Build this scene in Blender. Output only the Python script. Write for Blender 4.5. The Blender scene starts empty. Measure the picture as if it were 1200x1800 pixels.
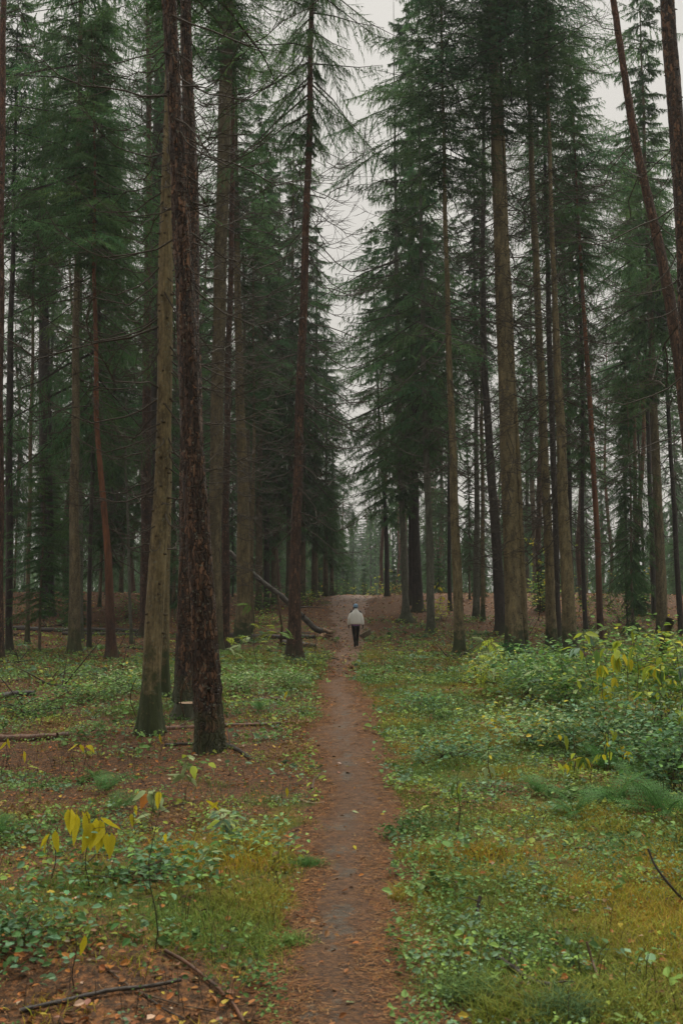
import bpy, math, random
import numpy as np
from mathutils import Vector, Matrix
R = math.radians
rng = np.random.default_rng(11)
random.seed(5)
S = bpy.context.scene
COL = S.collection
# ------------------------------------------------------------------ camera, light, exposure
F = 1750.0                      # focal length in pixels of the 1200 x 1800 photograph
PITCH = math.atan(162 / F)
CAM_H = 1.6
CAM = np.array([0.0, 0.0, CAM_H])
cd = bpy.data.cameras.new('camera'); cam = bpy.data.objects.new('camera', cd); COL.objects.link(cam)
cd.sensor_width = 36; cd.lens = 35; cd.clip_start = 0.05; cd.clip_end = 3000
cam.location = (0, 0, CAM_H); cam.rotation_euler = (R(90) + PITCH, 0, 0)
cd.dof.use_dof = True; cd.dof.focus_distance = 26; cd.dof.aperture_fstop = 5.6
S.camera = cam
SUN_EL, SUN_AZ = R(66), R(8)      # bright part of the overcast, high and ahead along the ride
w = bpy.data.worlds.new('World'); S.world = w; w.use_nodes = True
nt = w.node_tree; nt.nodes.clear()
sky = nt.nodes.new('ShaderNodeTexSky'); sky.sky_type = 'NISHITA'; sky.sun_disc = False
sky.sun_elevation = SUN_EL; sky.sun_rotation = SUN_AZ; sky.air_density = 2.0; sky.dust_density = 6.0
hs = nt.nodes.new('ShaderNodeHueSaturation'); hs.inputs['Saturation'].default_value = 0.12
mx = nt.nodes.new('ShaderNodeMix'); mx.data_type = 'RGBA'; mx.inputs[0].default_value = 0.8
mx.inputs[7].default_value = (4.55, 4.32, 3.90, 1)
bg = nt.nodes.new('ShaderNodeBackground'); bg.inputs['Strength'].default_value = 0.0485
out = nt.nodes.new('ShaderNodeOutputWorld')
nt.links.new(sky.outputs[0], hs.inputs['Color']); nt.links.new(hs.outputs[0], mx.inputs[6])
nt.links.new(mx.outputs[2], bg.inputs[0]); nt.links.new(bg.outputs[0], out.inputs[0])
sd = bpy.data.lights.new('overcast_sun', 'SUN'); sd.energy = 1.5; sd.angle = R(42); sd.color = (1, 0.94, 0.84)
sun = bpy.data.objects.new('overcast_sun', sd); COL.objects.link(sun)
sun.rotation_euler = (-(R(90) - SUN_EL), 0, -SUN_AZ)
S.view_settings.view_transform = 'Standard'; S.view_settings.look = 'None'
S.view_settings.exposure = 1.58; S.view_settings.gamma = 1; S.view_settings.use_curve_mapping = False
S.render.engine = 'CYCLES'
S.cycles.max_bounces = 5; S.cycles.diffuse_bounces = 3; S.cycles.glossy_bounces = 2
S.cycles.transmission_bounces = 3; S.cycles.volume_bounces = 0; S.cycles.transparent_max_bounces = 4
S.cycles.use_denoising = True
S.cycles.use_adaptive_sampling = True

# ------------------------------------------------------------------ noise and terrain
def _h(ix, iy, s):
    n = (ix * 374761393 + iy * 668265263 + s * 1442695041) & 0xffffffff
    n = ((n ^ (n >> 13)) * 1274126177) & 0xffffffff
    return ((n ^ (n >> 16)) & 0xffff) / 65535.0
def vn(x, y, s=0):
    x = np.asarray(x, float); y = np.asarray(y, float)
    x, y = np.broadcast_arrays(x, y)
    fx = np.floor(x); fy = np.floor(y); ix = fx.astype(np.int64); iy = fy.astype(np.int64)
    u = x - fx; v = y - fy; u = u * u * (3 - 2 * u); v = v * v * (3 - 2 * v)
    a = _h(ix, iy, s); b = _h(ix + 1, iy, s); c = _h(ix, iy + 1, s); d = _h(ix + 1, iy + 1, s)
    return (a + (b - a) * u) * (1 - v) + (c + (d - c) * u) * v - 0.5
def ss(t):
    t = np.clip(t, 0, 1); return t * t * (3 - 2 * t)
PY = [-20, 3.8, 6.4, 9, 11.8, 20, 28, 37, 44, 52, 61, 75, 100, 220]
PX = [0.1, 0.085, 0.12, 0.14, 0.16, 0.02, 0.08, 0.42, 0.3, 0.3, 0.6, 1.2, 1.6, 2.0]
PW = [0.30, 0.25, 0.27, 0.31, 0.40, 0.40, 0.34, 0.46, 0.75, 0.95, 1.15, 1.2, 1.2, 1.2]
def pc(y): return np.interp(y, PY, PX) + 0.05 * np.sin(np.asarray(y) * 0.9) + 0.03 * np.sin(np.asarray(y) * 2.3 + 1)
def pw(y): return np.interp(y, PY, PW)
def pdist(x, y): return np.abs(np.asarray(x) - pc(y)) - pw(y)
def g(x, y):
    x = np.asarray(x, float); y = np.asarray(y, float)
    base = 2.15 * ss((y - 33) / 30) - 1.6 * ss((y - 66) / 34) + 1.0 * ss((y - 110) / 120)
    far = 1 / (1 + np.maximum(y - 20, 0) * 0.03)
    side = ss(pdist(x, y) / 1.4)
    b = (vn(x / 2.6, y / 2.6, 1) * 0.20 + vn(x / 0.9, y / 0.9, 2) * 0.07) * (0.12 + 0.88 * side) * far
    b += vn(x / 0.33, y / 0.33, 3) * 0.035 * side * np.clip(1.3 - y / 14, 0, 1)
    b += vn(x / 9, y / 9, 4) * 0.45 * ss((np.abs(x) - 2) / 6) * ss((y - 12) / 10)
    return base + b + 0.05 * side
def gz(x, y): return float(g(x, y))
CAM[2] = CAM_H + gz(0, 0); cam.location.z = CAM[2]
cp, sp = math.cos(PITCH), math.sin(PITCH)
def ray(px, py):
    a, b = px - 600.0, 900.0 - py
    return np.array([a, F * cp - b * sp, F * sp + b * cp]) / F
def hit(px, py):
    """where the line of sight through a photograph pixel meets the ground"""
    d = ray(px, py); t = 2.0; st = 0.02
    while t < 400:
        p = CAM + d * t
        if p[2] < gz(p[0], p[1]): return np.array([p[0], p[1], gz(p[0], p[1])])
        t += st; st = 0.02 + t * 0.002
    return p
def atY(px, py, Y):
    d = ray(px, py); return CAM + d * ((Y - CAM[1]) / d[1])

# ------------------------------------------------------------------ mesh helpers
class MB:
    """collects faces and per-vertex colours; build() links them as one mesh object"""
    def __init__(s): s.v = []; s.f3 = []; s.f4 = []; s.c = []; s.n = 0; s.m3 = []; s.m4 = []
    def add(s, v, f, c=None, mi=0):
        v = np.asarray(v, float).reshape(-1, 3); f = np.asarray(f, np.int64)
        if len(v) == 0 or len(f) == 0: return
        s.v.append(v)
        (s.f3 if f.shape[1] == 3 else s.f4).append(f + s.n)
        (s.m3 if f.shape[1] == 3 else s.m4).append(np.full(len(f), mi, np.int32))
        if c is None: c = np.ones((len(v), 3))
        c = np.asarray(c, float)
        if c.ndim == 1: c = np.tile(c, (len(v), 1))
        s.c.append(c); s.n += len(v)
    def mesh(s, name, mats, smooth=True):
        me = bpy.data.meshes.new(name)
        v = np.concatenate(s.v); c = np.concatenate(s.c)
        f3 = np.concatenate(s.f3) if s.f3 else np.zeros((0, 3), np.int64)
        f4 = np.concatenate(s.f4) if s.f4 else np.zeros((0, 4), np.int64)
        mi = np.concatenate(s.m3 + s.m4) if (s.m3 or s.m4) else np.zeros(0, np.int32)
        me.vertices.add(len(v)); me.vertices.foreach_set('co', v.astype(np.float32).ravel())
        nl = len(f3) * 3 + len(f4) * 4; me.loops.add(nl)
        me.loops.foreach_set('vertex_index', np.concatenate([f3.ravel(), f4.ravel()]).astype(np.int32))
        np_ = len(f3) + len(f4); me.polygons.add(np_)
        st = np.concatenate([np.arange(len(f3)) * 3, len(f3) * 3 + np.arange(len(f4)) * 4]).astype(np.int32)
        me.polygons.foreach_set('loop_start', st)
        me.polygons.foreach_set('material_index', mi)
        me.polygons.foreach_set('use_smooth', np.full(np_, smooth))
        at = me.color_attributes.new('tint', 'FLOAT_COLOR', 'POINT')
        at.data.foreach_set('color', np.hstack([c, np.ones((len(c), 1))]).astype(np.float32).ravel())
        for m in (mats if isinstance(mats, (list, tuple)) else [mats]): me.materials.append(m)
        me.update(calc_edges=True)
        return me
    def build(s, name, mats, parent=None, loc=None, smooth=True):
        return put(name, s.mesh(name, mats, smooth), parent, loc)
def put(name, me, parent=None, loc=None, rot=None, scale=None):
    o = bpy.data.objects.new(name, me); COL.objects.link(o)
    if parent: o.parent = parent
    if loc is not None: o.location = [float(q) for q in loc]
    if rot is not None: o.rotation_euler = rot
    if scale is not None: o.scale = scale if hasattr(scale, '__len__') else (scale,) * 3
    return o
LABELS = {}
def tag(o, label=None, cat=None, group=None, kind=None):
    if label: o['label'] = label
    if cat: o['category'] = cat
    if group: o['group'] = group
    if kind: o['kind'] = kind
    return o
def thing(name, loc, label, cat, group=None, rot=0, scale=1):
    o = bpy.data.objects.new(name, None); COL.objects.link(o); o.empty_display_size = 0.2
    o.location = [float(q) for q in loc]; o.rotation_euler = (0, 0, rot); o.scale = (scale,) * 3
    return tag(o, label, cat, group)
def tube(P, rad, n=6, cap=True, jit=None):
    """rings of n vertices along points P with radii rad"""
    P = np.asarray(P, float); m = len(P); rad = np.broadcast_to(np.asarray(rad, float), (m,))
    T = np.gradient(P, axis=0); T /= np.linalg.norm(T, axis=1, keepdims=True) + 1e-9
    up = np.array([0, 0, 1.0]) if abs(T[:, 2]).mean() < 0.8 else np.array([0, 1.0, 0])
    A = np.cross(T, up); A /= np.linalg.norm(A, axis=1, keepdims=True) + 1e-9
    B = np.cross(T, A)
    a = np.arange(n) * 2 * math.pi / n
    rr = rad[:, None] * (1 if jit is None else jit)
    V = P[:, None] + rr[..., None] * (np.cos(a)[None, :, None] * A[:, None] + np.sin(a)[None, :, None] * B[:, None])
    i = np.arange(m - 1)[:, None] * n; j = np.arange(n)[None]; k = (j + 1) % n
    Fq = np.stack([i + j, i + k, i + n + k, i + n + j], -1).reshape(-1, 4)
    V = V.reshape(-1, 3)
    return V, Fq
def add_tube(mb, P, rad, n=6, c=None, mi=0, cap=True, jit=None):
    V, Fq = tube(P, rad, n, jit=jit)
    mb.add(V, Fq, c, mi)
    if cap:
        for base, pt in ((0, P[0]), ((len(P) - 1) * n, P[-1])):
            ring = V[base:base + n]
            vv = np.vstack([ring, [pt]])
            ff = [[q, (q + 1) % n, n] for q in range(n)]
            mb.add(vv, ff, c if c is None or np.ndim(c) == 1 else np.vstack([c[base:base + n], c[base:base + 1]]), mi)
def smooth_line(pts, n):
    pts = np.asarray(pts, float); t = np.concatenate([[0], np.cumsum(np.linalg.norm(np.diff(pts, axis=0), axis=1))])
    q = np.linspace(0, t[-1], n)
    o = np.stack([np.interp(q, t, pts[:, k]) for k in range(pts.shape[1])], 1)
    for _ in range(max(1, n // (2 * len(pts)))):
        o[1:-1] = 0.25 * o[:-2] + 0.5 * o[1:-1] + 0.25 * o[2:]
    return o

# ------------------------------------------------------------------ materials
def N(nt, t, **kw):
    n = nt.nodes.new(t)
    for k, v in kw.items(): setattr(n, k, v)
    return n
def new_mat(name):
    m = bpy.data.materials.new(name); m.use_nodes = True; t = m.node_tree; t.nodes.clear()
    return m, t, N(t, 'ShaderNodeOutputMaterial')
def math_n(t, op, a, b=None, clamp=False):
    n = N(t, 'ShaderNodeMath', operation=op, use_clamp=clamp)
    for i, q in enumerate((a, b)):
        if q is None: continue
        if isinstance(q, (int, float)): n.inputs[i].default_value = q
        else: t.links.new(q, n.inputs[i])
    return n.outputs[0]
def mixc(t, f, a, b, mode='MIX'):
    n = N(t, 'ShaderNodeMix', data_type='RGBA', blend_type=mode)
    for i, q in ((0, f), (6, a), (7, b)):
        if isinstance(q, (int, float)): n.inputs[i].default_value = q
        elif isinstance(q, tuple): n.inputs[i].default_value = (*q, 1)
        else: t.links.new(q, n.inputs[i])
    return n.outputs[2]
def ramp(t, f, a, b):
    n = N(t, 'ShaderNodeMapRange'); n.inputs[1].default_value = a; n.inputs[2].default_value = b
    t.links.new(f, n.inputs[0]); return n.outputs[0]
def noise(t, vec, scale, detail=4, rough=0.55, stretch=None):
    if stretch:
        mp = N(t, 'ShaderNodeMapping'); mp.inputs['Scale'].default_value = stretch; t.links.new(vec, mp.inputs[0]); vec = mp.outputs[0]
    n = N(t, 'ShaderNodeTexNoise'); n.inputs['Scale'].default_value = scale
    n.inputs['Detail'].default_value = detail; n.inputs['Roughness'].default_value = rough
    t.links.new(vec, n.inputs['Vector']); return n.outputs[0]
def leaf_mat(name, base, trans=0.35, rough=0.5, vary=0.25, spec=0.3, mottled=0):
    m, t, o = new_mat(name)
    at = N(t, 'ShaderNodeAttribute', attribute_name='tint')
    oi = N(t, 'ShaderNodeObjectInfo')
    spec *= 0.35
    c = mixc(t, 1.0, at.outputs[0], base, 'MULTIPLY')
    v = math_n(t, 'MULTIPLY_ADD', oi.outputs['Random'], vary * 2); v.node.inputs[2].default_value = 1 - vary
    c = mixc(t, 1.0, c, v, 'MULTIPLY')
    if mottled:
        tc = N(t, 'ShaderNodeTexCoord')
        nn = ramp(t, noise(t, tc.outputs['Object'], 60, 3), 0.56, 0.68)
        c = mixc(t, math_n(t, 'MULTIPLY', nn, mottled), c, (0.10, 0.05, 0.01))
    p = N(t, 'ShaderNodeBsdfPrincipled'); t.links.new(c, p.inputs['Base Color'])
    p.inputs['Roughness'].default_value = rough; p.inputs['Specular IOR Level'].default_value = spec
    tr = N(t, 'ShaderNodeBsdfTranslucent'); t.links.new(c, tr.inputs[0])
    ms = N(t, 'ShaderNodeMixShader'); ms.inputs[0].default_value = trans
    t.links.new(p.outputs[0], ms.inputs[1]); t.links.new(tr.outputs[0], ms.inputs[2]); t.links.new(ms.outputs[0], o.inputs[0])
    return m
def plain(name, col, rough=0.7, bump=0.0, bscale=30, vary=0.3, col2=None, spec=0.3, stretch=None, nscale=None):
    m, t, o = new_mat(name)
    tc = N(t, 'ShaderNodeTexCoord'); at = N(t, 'ShaderNodeAttribute', attribute_name='tint')
    n = noise(t, tc.outputs['Object'], nscale or bscale * 0.5, 4, 0.6, stretch)
    c = mixc(t, ramp(t, n, 0.35, 0.65), col, col2 or tuple(q * (1 - vary) for q in col))
    c = mixc(t, 1.0, c, at.outputs[0], 'MULTIPLY')
    p = N(t, 'ShaderNodeBsdfPrincipled'); t.links.new(c, p.inputs['Base Color']); p.inputs['Roughness'].default_value = rough
    p.inputs['Specular IOR Level'].default_value = spec
    if bump:
        b = N(t, 'ShaderNodeBump'); b.inputs['Strength'].default_value = bump; b.inputs['Distance'].default_value = 0.02
        t.links.new(noise(t, tc.outputs['Object'], bscale, 4, 0.6, stretch), b.inputs['Height']); t.links.new(b.outputs[0], p.inputs['Normal'])
    t.links.new(p.outputs[0], o.inputs[0]); return m
def bark(name, dark, light, lichen=0.2, moss=0.35, moss_h=1.2, orange=None, oz=(6, 12), flake=9.0, wet=0.55, crack=16, crk=0.2, plates=0.0):
    """dark/light furrowed bark, grey-green lichen specks, moss and painted contact shade near the foot, orange upper stem for pines"""
    m, t, o = new_mat(name)
    tc = N(t, 'ShaderNodeTexCoord'); P = tc.outputs['Object']
    at = N(t, 'ShaderNodeAttribute', attribute_name='tint')
    sep = N(t, 'ShaderNodeSeparateXYZ'); t.links.new(P, sep.inputs[0]); z = sep.outputs[2]
    n1 = noise(t, P, flake, 6, 0.65, (1, 1, 0.3)); n2 = noise(t, P, 1.3, 3, 0.5, (1, 1, 0.4)); n3 = noise(t, P, 38, 3, 0.6, (1, 1, 0.5))
    c = mixc(t, ramp(t, n1, 0.38, 0.62), dark, light)
    c = mixc(t, math_n(t, 'MULTIPLY', ramp(t, n2, 0.4, 0.65), 0.5), c, tuple(0.55 * q for q in light))
    c = mixc(t, math_n(t, 'MULTIPLY', ramp(t, n3, 0.45, 0.7), 0.45), c, tuple(min(1, q * 1.7) for q in light))
    if orange:
        f = ramp(t, math_n(t, 'ADD', z, math_n(t, 'MULTIPLY', n2, 3.0)), oz[0] + 1.5, oz[1] + 1.5)
        oc = mixc(t, ramp(t, n1, 0.35, 0.65), orange, tuple(q * 0.45 for q in orange))
        c = mixc(t, f, c, oc)
    n4 = noise(t, P, crack, 5, 0.7, (1, 1, 0.13))
    c = mixc(t, math_n(t, 'MULTIPLY', ramp(t, n4, 0.52, 0.40), crk, True), c, tuple(q * 0.35 for q in dark))
    hgt = None
    if plates:
        mp = N(t, 'ShaderNodeMapping'); mp.inputs['Scale'].default_value = (1, 1, 0.32); t.links.new(P, mp.inputs[0])
        ad = N(t, 'ShaderNodeVectorMath', operation='ADD'); nc = N(t, 'ShaderNodeTexNoise'); nc.inputs['Scale'].default_value = 9; t.links.new(P, nc.inputs['Vector'])
        sc_ = N(t, 'ShaderNodeVectorMath', operation='SCALE'); sc_.inputs['Scale'].default_value = 0.10; t.links.new(nc.outputs[1], sc_.inputs[0]); t.links.new(mp.outputs[0], ad.inputs[0]); t.links.new(sc_.outputs[0], ad.inputs[1])
        vo = N(t, 'ShaderNodeTexVoronoi', feature='DISTANCE_TO_EDGE'); vo.inputs['Scale'].default_value = 27; t.links.new(ad.outputs[0], vo.inputs['Vector'])
        vc = N(t, 'ShaderNodeTexVoronoi'); vc.inputs['Scale'].default_value = 27; t.links.new(ad.outputs[0], vc.inputs['Vector'])
        sepc = N(t, 'ShaderNodeSeparateColor'); t.links.new(vc.outputs['Color'], sepc.inputs[0])
        hgt = ramp(t, vo.outputs['Distance'], 0.0, 0.16)
        c = mixc(t, math_n(t, 'MULTIPLY', ramp(t, sepc.outputs[0], 0.72, 0.8), 0.7 * plates), c, tuple(min(1, 1.9 * q) for q in light))
        c = mixc(t, math_n(t, 'MULTIPLY', ramp(t, sepc.outputs[1], 0.55, 0.9), 0.6 * plates), c, dark)
        c = mixc(t, math_n(t, 'MULTIPLY', ramp(t, vo.outputs['Distance'], 0.10, 0.01), 0.85 * plates), c, tuple(q * 0.3 for q in dark))
    nl = noise(t, P, 22, 4, 0.7)
    lf = math_n(t, 'MULTIPLY', ramp(t, nl, 0.60, 0.65), lichen * 2.0, True)
    c = mixc(t, lf, c, (0.20, 0.22, 0.17))
    nm = noise(t, P, 5, 5, 0.65)
    mf = math_n(t, 'SUBTRACT', math_n(t, 'ADD', nm, 0.25), math_n(t, 'MULTIPLY', z, 0.45 / moss_h))
    c = mixc(t, math_n(t, 'MULTIPLY', ramp(t, mf, 0.42, 0.6), moss * 1.6, True), c, (0.045, 0.06, 0.02))  # dark green foot: moss, made stronger to double as painted contact shade
    c = mixc(t, 1.0, c, at.outputs[0], 'MULTIPLY')
    p = N(t, 'ShaderNodeBsdfPrincipled'); t.links.new(c, p.inputs['Base Color'])
    p.inputs['Roughness'].default_value = wet + 0.2; p.inputs['Specular IOR Level'].default_value = 0.35
    b = N(t, 'ShaderNodeBump'); b.inputs['Strength'].default_value = 0.8; b.inputs['Distance'].default_value = 0.03
    t.links.new(hgt if hgt is not None else math_n(t, 'ADD', math_n(t, 'ADD', n1, math_n(t, 'MULTIPLY', n3, 0.35)), math_n(t, 'MULTIPLY', n4, 1.2)), b.inputs['Height']); t.links.new(b.outputs[0], p.inputs['Normal'])
    t.links.new(p.outputs[0], o.inputs[0]); return m
B_SPRUCE = bark('spruce_bark', (0.06, 0.048, 0.028), (0.175, 0.14, 0.078), 0.4, 0.5, 1.3)
B_SPRUCE_W = bark('warm_spruce_bark', (0.075, 0.058, 0.030), (0.23, 0.182, 0.092), 0.4, 0.8, 1.2)
B_OLD = bark('flaky_red_brown_bark', (0.016, 0.011, 0.008), (0.135, 0.070, 0.038), 0.45, 0.5, 0.7, None, (0, 1), 7.0, 0.3, 13, 0.6, 1.0)
B_PINE = bark('pine_bark', (0.04, 0.024, 0.017), (0.13, 0.07, 0.042), 0.1, 0.3, 0.7, (0.23, 0.10, 0.055), (7, 15), 8.0, 0.5, 16, 0.5, 0.9)
B_PINE_FAR = bark('far_pine_bark', (0.06, 0.04, 0.03), (0.15, 0.09, 0.06), 0.1, 0.2, 0.7, (0.27, 0.14, 0.085), (5, 12), 8.0)
B_DARK = bark('dark_wet_bark', (0.012, 0.010, 0.008), (0.045, 0.033, 0.024), 0.12, 0.3, 1.0, None, (0, 1), 10.0, 0.4)
B_PEEL = bark('peeling_orange_bark', (0.03, 0.017, 0.012), (0.10, 0.05, 0.03), 0.05, 0.2, 0.5, (0.22, 0.085, 0.035), (1.2, 3.0), 5.0)
B_GREY = bark('grey_green_smooth_bark', (0.07, 0.075, 0.055), (0.16, 0.165, 0.125), 0.35, 0.4, 1.0)
M_TWIG = plain('dead_twig_wood', (0.055, 0.044, 0.030), 0.8, 0.3, 80)
M_NEEDLE = leaf_mat('spruce_needles', (0.082, 0.165, 0.062), 0.45, 0.6, 0.22, 0.15)
M_PNEEDLE = leaf_mat('pine_needles', (0.055, 0.105, 0.04), 0.3, 0.6, 0.2, 0.15)

# ------------------------------------------------------------------ the ground and the path
def blob(x, y, cx, cy, rx, ry): return np.exp(-(((x - cx) / rx) ** 2 + ((y - cy) / ry) ** 2))
def moss_amt(x, y):
    """how much moss and grass covers a spot (0..1); the rest is needle litter"""
    x = np.asarray(x, float); y = np.asarray(y, float)
    d = pdist(x, y); right = x > pc(y)
    m = np.where(right, 0.72, 0.30)
    m = m + 0.55 * blob(x, y, -0.65, 7.1, 0.6, 0.9) + 0.6 * blob(x, y, -0.45, 5.0, 0.5, 0.8) + 0.6 * blob(x, y, -3.0, 30, 2.6, 9)
    m = m - 0.35 * blob(x, y, 0, 3.9, 3.0, 0.35) * (x < 0.5) - 0.6 * blob(x, y, 6, 36, 5, 9) - 0.5 * blob(x, y, -7, 34, 4, 10) - 0.45 * blob(x, y, -2.0, 10.3, 2.0, 2.2)
    m = m - 0.55 * ss((y - 38) / 8)
    m = m + vn(x / 1.1, y / 1.1, 21) * 0.5 + vn(x / 0.35, y / 0.35, 22) * 0.35
    return np.clip(m * ss((d + 0.04 + 0.12 * right + vn(x / 0.25, y / 0.25, 23) * 0.3 + vn(x / 0.7, y / 0.7, 24) * 0.3) / np.where(right, 0.14, 0.30)), 0, 1)
def ground_sheet():
    nx, ny = 250, 600
    u = np.linspace(-1, 1, nx); xs = 300 * np.sinh(6.2 * u) / math.sinh(6.2)
    v = np.linspace(-0.55, 1, ny); ys = 4 + 620 * np.sinh(6.0 * v) / math.sinh(6.0)
    X, Y = np.meshgrid(xs, ys)
    Z = g(X, Y)
    V = np.stack([X, Y, Z], -1).reshape(-1, 3)
    i = np.arange(ny - 1)[:, None] * nx + np.arange(nx - 1)[None]
    Fq = np.stack([i, i + 1, i + nx + 1, i + nx], -1).reshape(-1, 4)
    mo = moss_amt(X, Y).ravel(); needle = np.clip(1 - pdist(X, Y).ravel() / 1.3, 0, 1); c = np.stack([mo, needle, vn(X / 0.6, Y / 0.6, 9).ravel() + 0.5], 1)
    m, t, o = new_mat('forest_floor')
    tc = N(t, 'ShaderNodeTexCoord'); P = tc.outputs['Object']
    at = N(t, 'ShaderNodeAttribute', attribute_name='tint'); sp_ = N(t, 'ShaderNodeSeparateColor'); t.links.new(at.outputs[0], sp_.inputs[0])
    a = noise(t, P, 6, 6, 0.7); b = noise(t, P, 45, 4, 0.7, (1, 0.35, 1)); cc = noise(t, P, 1.7, 3, 0.5)
    lit = mixc(t, ramp(t, b, 0.38, 0.62), (0.040, 0.022, 0.012), (0.23, 0.10, 0.036))
    lit = mixc(t, math_n(t, 'MULTIPLY', ramp(t, noise(t, P, 14, 8, 0.8), 0.44, 0.58), 0.8), lit, (0.035, 0.024, 0.015))
    lit = mixc(t, math_n(t, 'MULTIPLY', ramp(t, a, 0.48, 0.66), 0.5), lit, (0.05, 0.035, 0.02))
    lit = mixc(t, math_n(t, 'MULTIPLY', ramp(t, noise(t, P, 90, 2), 0.62, 0.7), 0.6), lit, (0.25, 0.15, 0.08))
    ms = mixc(t, ramp(t, cc, 0.4, 0.6), (0.05, 0.085, 0.013), (0.14, 0.11, 0.015))
    ms = mixc(t, math_n(t, 'MULTIPLY', ramp(t, a, 0.5, 0.7), 0.6), ms, (0.03, 0.03, 0.012))
    f = math_n(t, 'ADD', sp_.outputs[0], math_n(t, 'MULTIPLY', math_n(t, 'SUBTRACT', a, 0.5), 0.9))
    c2 = mixc(t, ramp(t, f, 0.38, 0.62), lit, ms)
    p = N(t, 'ShaderNodeBsdfPrincipled'); t.links.new(c2, p.inputs['Base Color']); p.inputs['Roughness'].default_value = 0.85
    p.inputs['Specular IOR Level'].default_value = 0.2
    bp = N(t, 'ShaderNodeBump'); bp.inputs['Strength'].default_value = 0.9; bp.inputs['Distance'].default_value = 0.03
    t.links.new(math_n(t, 'ADD', a, b), bp.inputs['Height']); t.links.new(bp.outputs[0], p.inputs['Normal'])
    t.links.new(p.outputs[0], o.inputs[0])
    mb = MB(); mb.add(V, Fq, c)
    tag(mb.build('ground', m), 'mossy needle-strewn forest floor spreading under all the trees', None, None, 'structure')
ground_sheet()
def path_z(x, y):
    d = np.abs(x - pc(y)); wv = pw(y) * (1 + 0.5 * vn(y / 0.9, y * 0 + 3, 31) + 0.25 * vn(x / 0.12, y / 0.12, 32) * np.clip(9 / y, 0, 1))
    return g(x, y) + 0.035 * (wv - d) / pw(y) - 0.012 * np.exp(-(d / (0.45 * pw(y))) ** 2) + vn(x / 0.16, y / 0.22, 33) * 0.012 + vn(x / 0.06, y / 0.06, 34) * 0.005
def path_sheet():
    ys = [1.2]
    while ys[-1] < 72: ys.append(ys[-1] + 0.025 + 0.006 * ys[-1])
    ys = np.array(ys); na = 61; s = np.linspace(-1.5, 1.5, na)
    Y = np.repeat(ys[:, None], na, 1); X = pc(Y) + s[None] * pw(Y)
    Z = path_z(X, Y)
    V = np.stack([X, Y, Z], -1).reshape(-1, 3)
    i = np.arange(len(ys) - 1)[:, None] * na + np.arange(na - 1)[None]
    Fq = np.stack([i, i + 1, i + na + 1, i + na], -1).reshape(-1, 4)
    c = np.stack([np.abs(np.tile(s + 0.28, len(ys))) / 1.5, np.clip(Y.ravel() / 70, 0, 1), 0 * X.ravel()], 1)
    m, t, o = new_mat('trodden_path')
    tc = N(t, 'ShaderNodeTexCoord'); P = tc.outputs['Object']
    at = N(t, 'ShaderNodeAttribute', attribute_name='tint'); sp_ = N(t, 'ShaderNodeSeparateColor'); t.links.new(at.outputs[0], sp_.inputs[0])
    a = noise(t, P, 4.5, 5, 0.65, (1, 0.6, 1)); b = noise(t, P, 60, 4, 0.75, (0.5, 1, 1)); fine = noise(t, P, 150, 2, 0.6)
    soil = mixc(t, ramp(t, fine, 0.3, 0.7), (0.09, 0.07, 0.048), (0.20, 0.162, 0.115))
    mid = noise(t, P, 13, 9, 0.85, (0.55, 1, 1))
    nee = mixc(t, ramp(t, b, 0.40, 0.60), (0.055, 0.028, 0.013), (0.26, 0.12, 0.042))
    nee = mixc(t, math_n(t, 'MULTIPLY', ramp(t, mid, 0.46, 0.60), 0.85), nee, (0.085, 0.045, 0.022))
    soil = mixc(t, math_n(t, 'MULTIPLY', ramp(t, mid, 0.44, 0.58), 0.85), soil, (0.07, 0.05, 0.033))
    nee = mixc(t, math_n(t, 'MULTIPLY', ramp(t, fine, 0.6, 0.72), 0.35), nee, (0.28, 0.17, 0.09))
    f = math_n(t, 'ADD', sp_.outputs[0], math_n(t, 'MULTIPLY', math_n(t, 'SUBTRACT', a, 0.46), 2.6))
    f = math_n(t, 'ADD', f, math_n(t, 'MULTIPLY', math_n(t, 'SUBTRACT', noise(t, P, 1.1, 3, 0.5), 0.45), 1.6))
    f = math_n(t, 'ADD', f, math_n(t, 'MULTIPLY', math_n(t, 'SUBTRACT', mid, 0.5), 1.3))
    f = math_n(t, 'ADD', f, math_n(t, 'MULTIPLY', math_n(t, 'SUBTRACT', b, 0.5), 0.8))
    far = mixc(t, ramp(t, noise(t, P, 3, 5, 0.7), 0.4, 0.6), (0.08, 0.04, 0.02), (0.22, 0.115, 0.055))
    f = math_n(t, 'ADD', f, math_n(t, 'MULTIPLY', ramp(t, sp_.outputs[1], 0.14, 0.3), 0.3))
    c2 = mixc(t, ramp(t, f, 0.06, 0.20), soil, nee)
    c2 = mixc(t, ramp(t, sp_.outputs[1], 0.35, 0.6), c2, far)
    p = N(t, 'ShaderNodeBsdfPrincipled'); t.links.new(c2, p.inputs['Base Color']); p.inputs['Roughness'].default_value = 0.6
    p.inputs['Specular IOR Level'].default_value = 0.4
    bp = N(t, 'ShaderNodeBump'); bp.inputs['Strength'].default_value = 1.0; bp.inputs['Distance'].default_value = 0.03
    t.links.new(math_n(t, 'ADD', math_n(t, 'MULTIPLY', fine, 0.5), math_n(t, 'ADD', b, mid)), bp.inputs['Height']); t.links.new(bp.outputs[0], p.inputs['Normal'])
    t.links.new(p.outputs[0], o.inputs[0])
    mb = MB(); mb.add(V, Fq, c)
    tag(mb.build('path', m), 'narrow trodden path of grey soil and rusty needles running between the trees', None, None, 'structure')
path_sheet()

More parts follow.
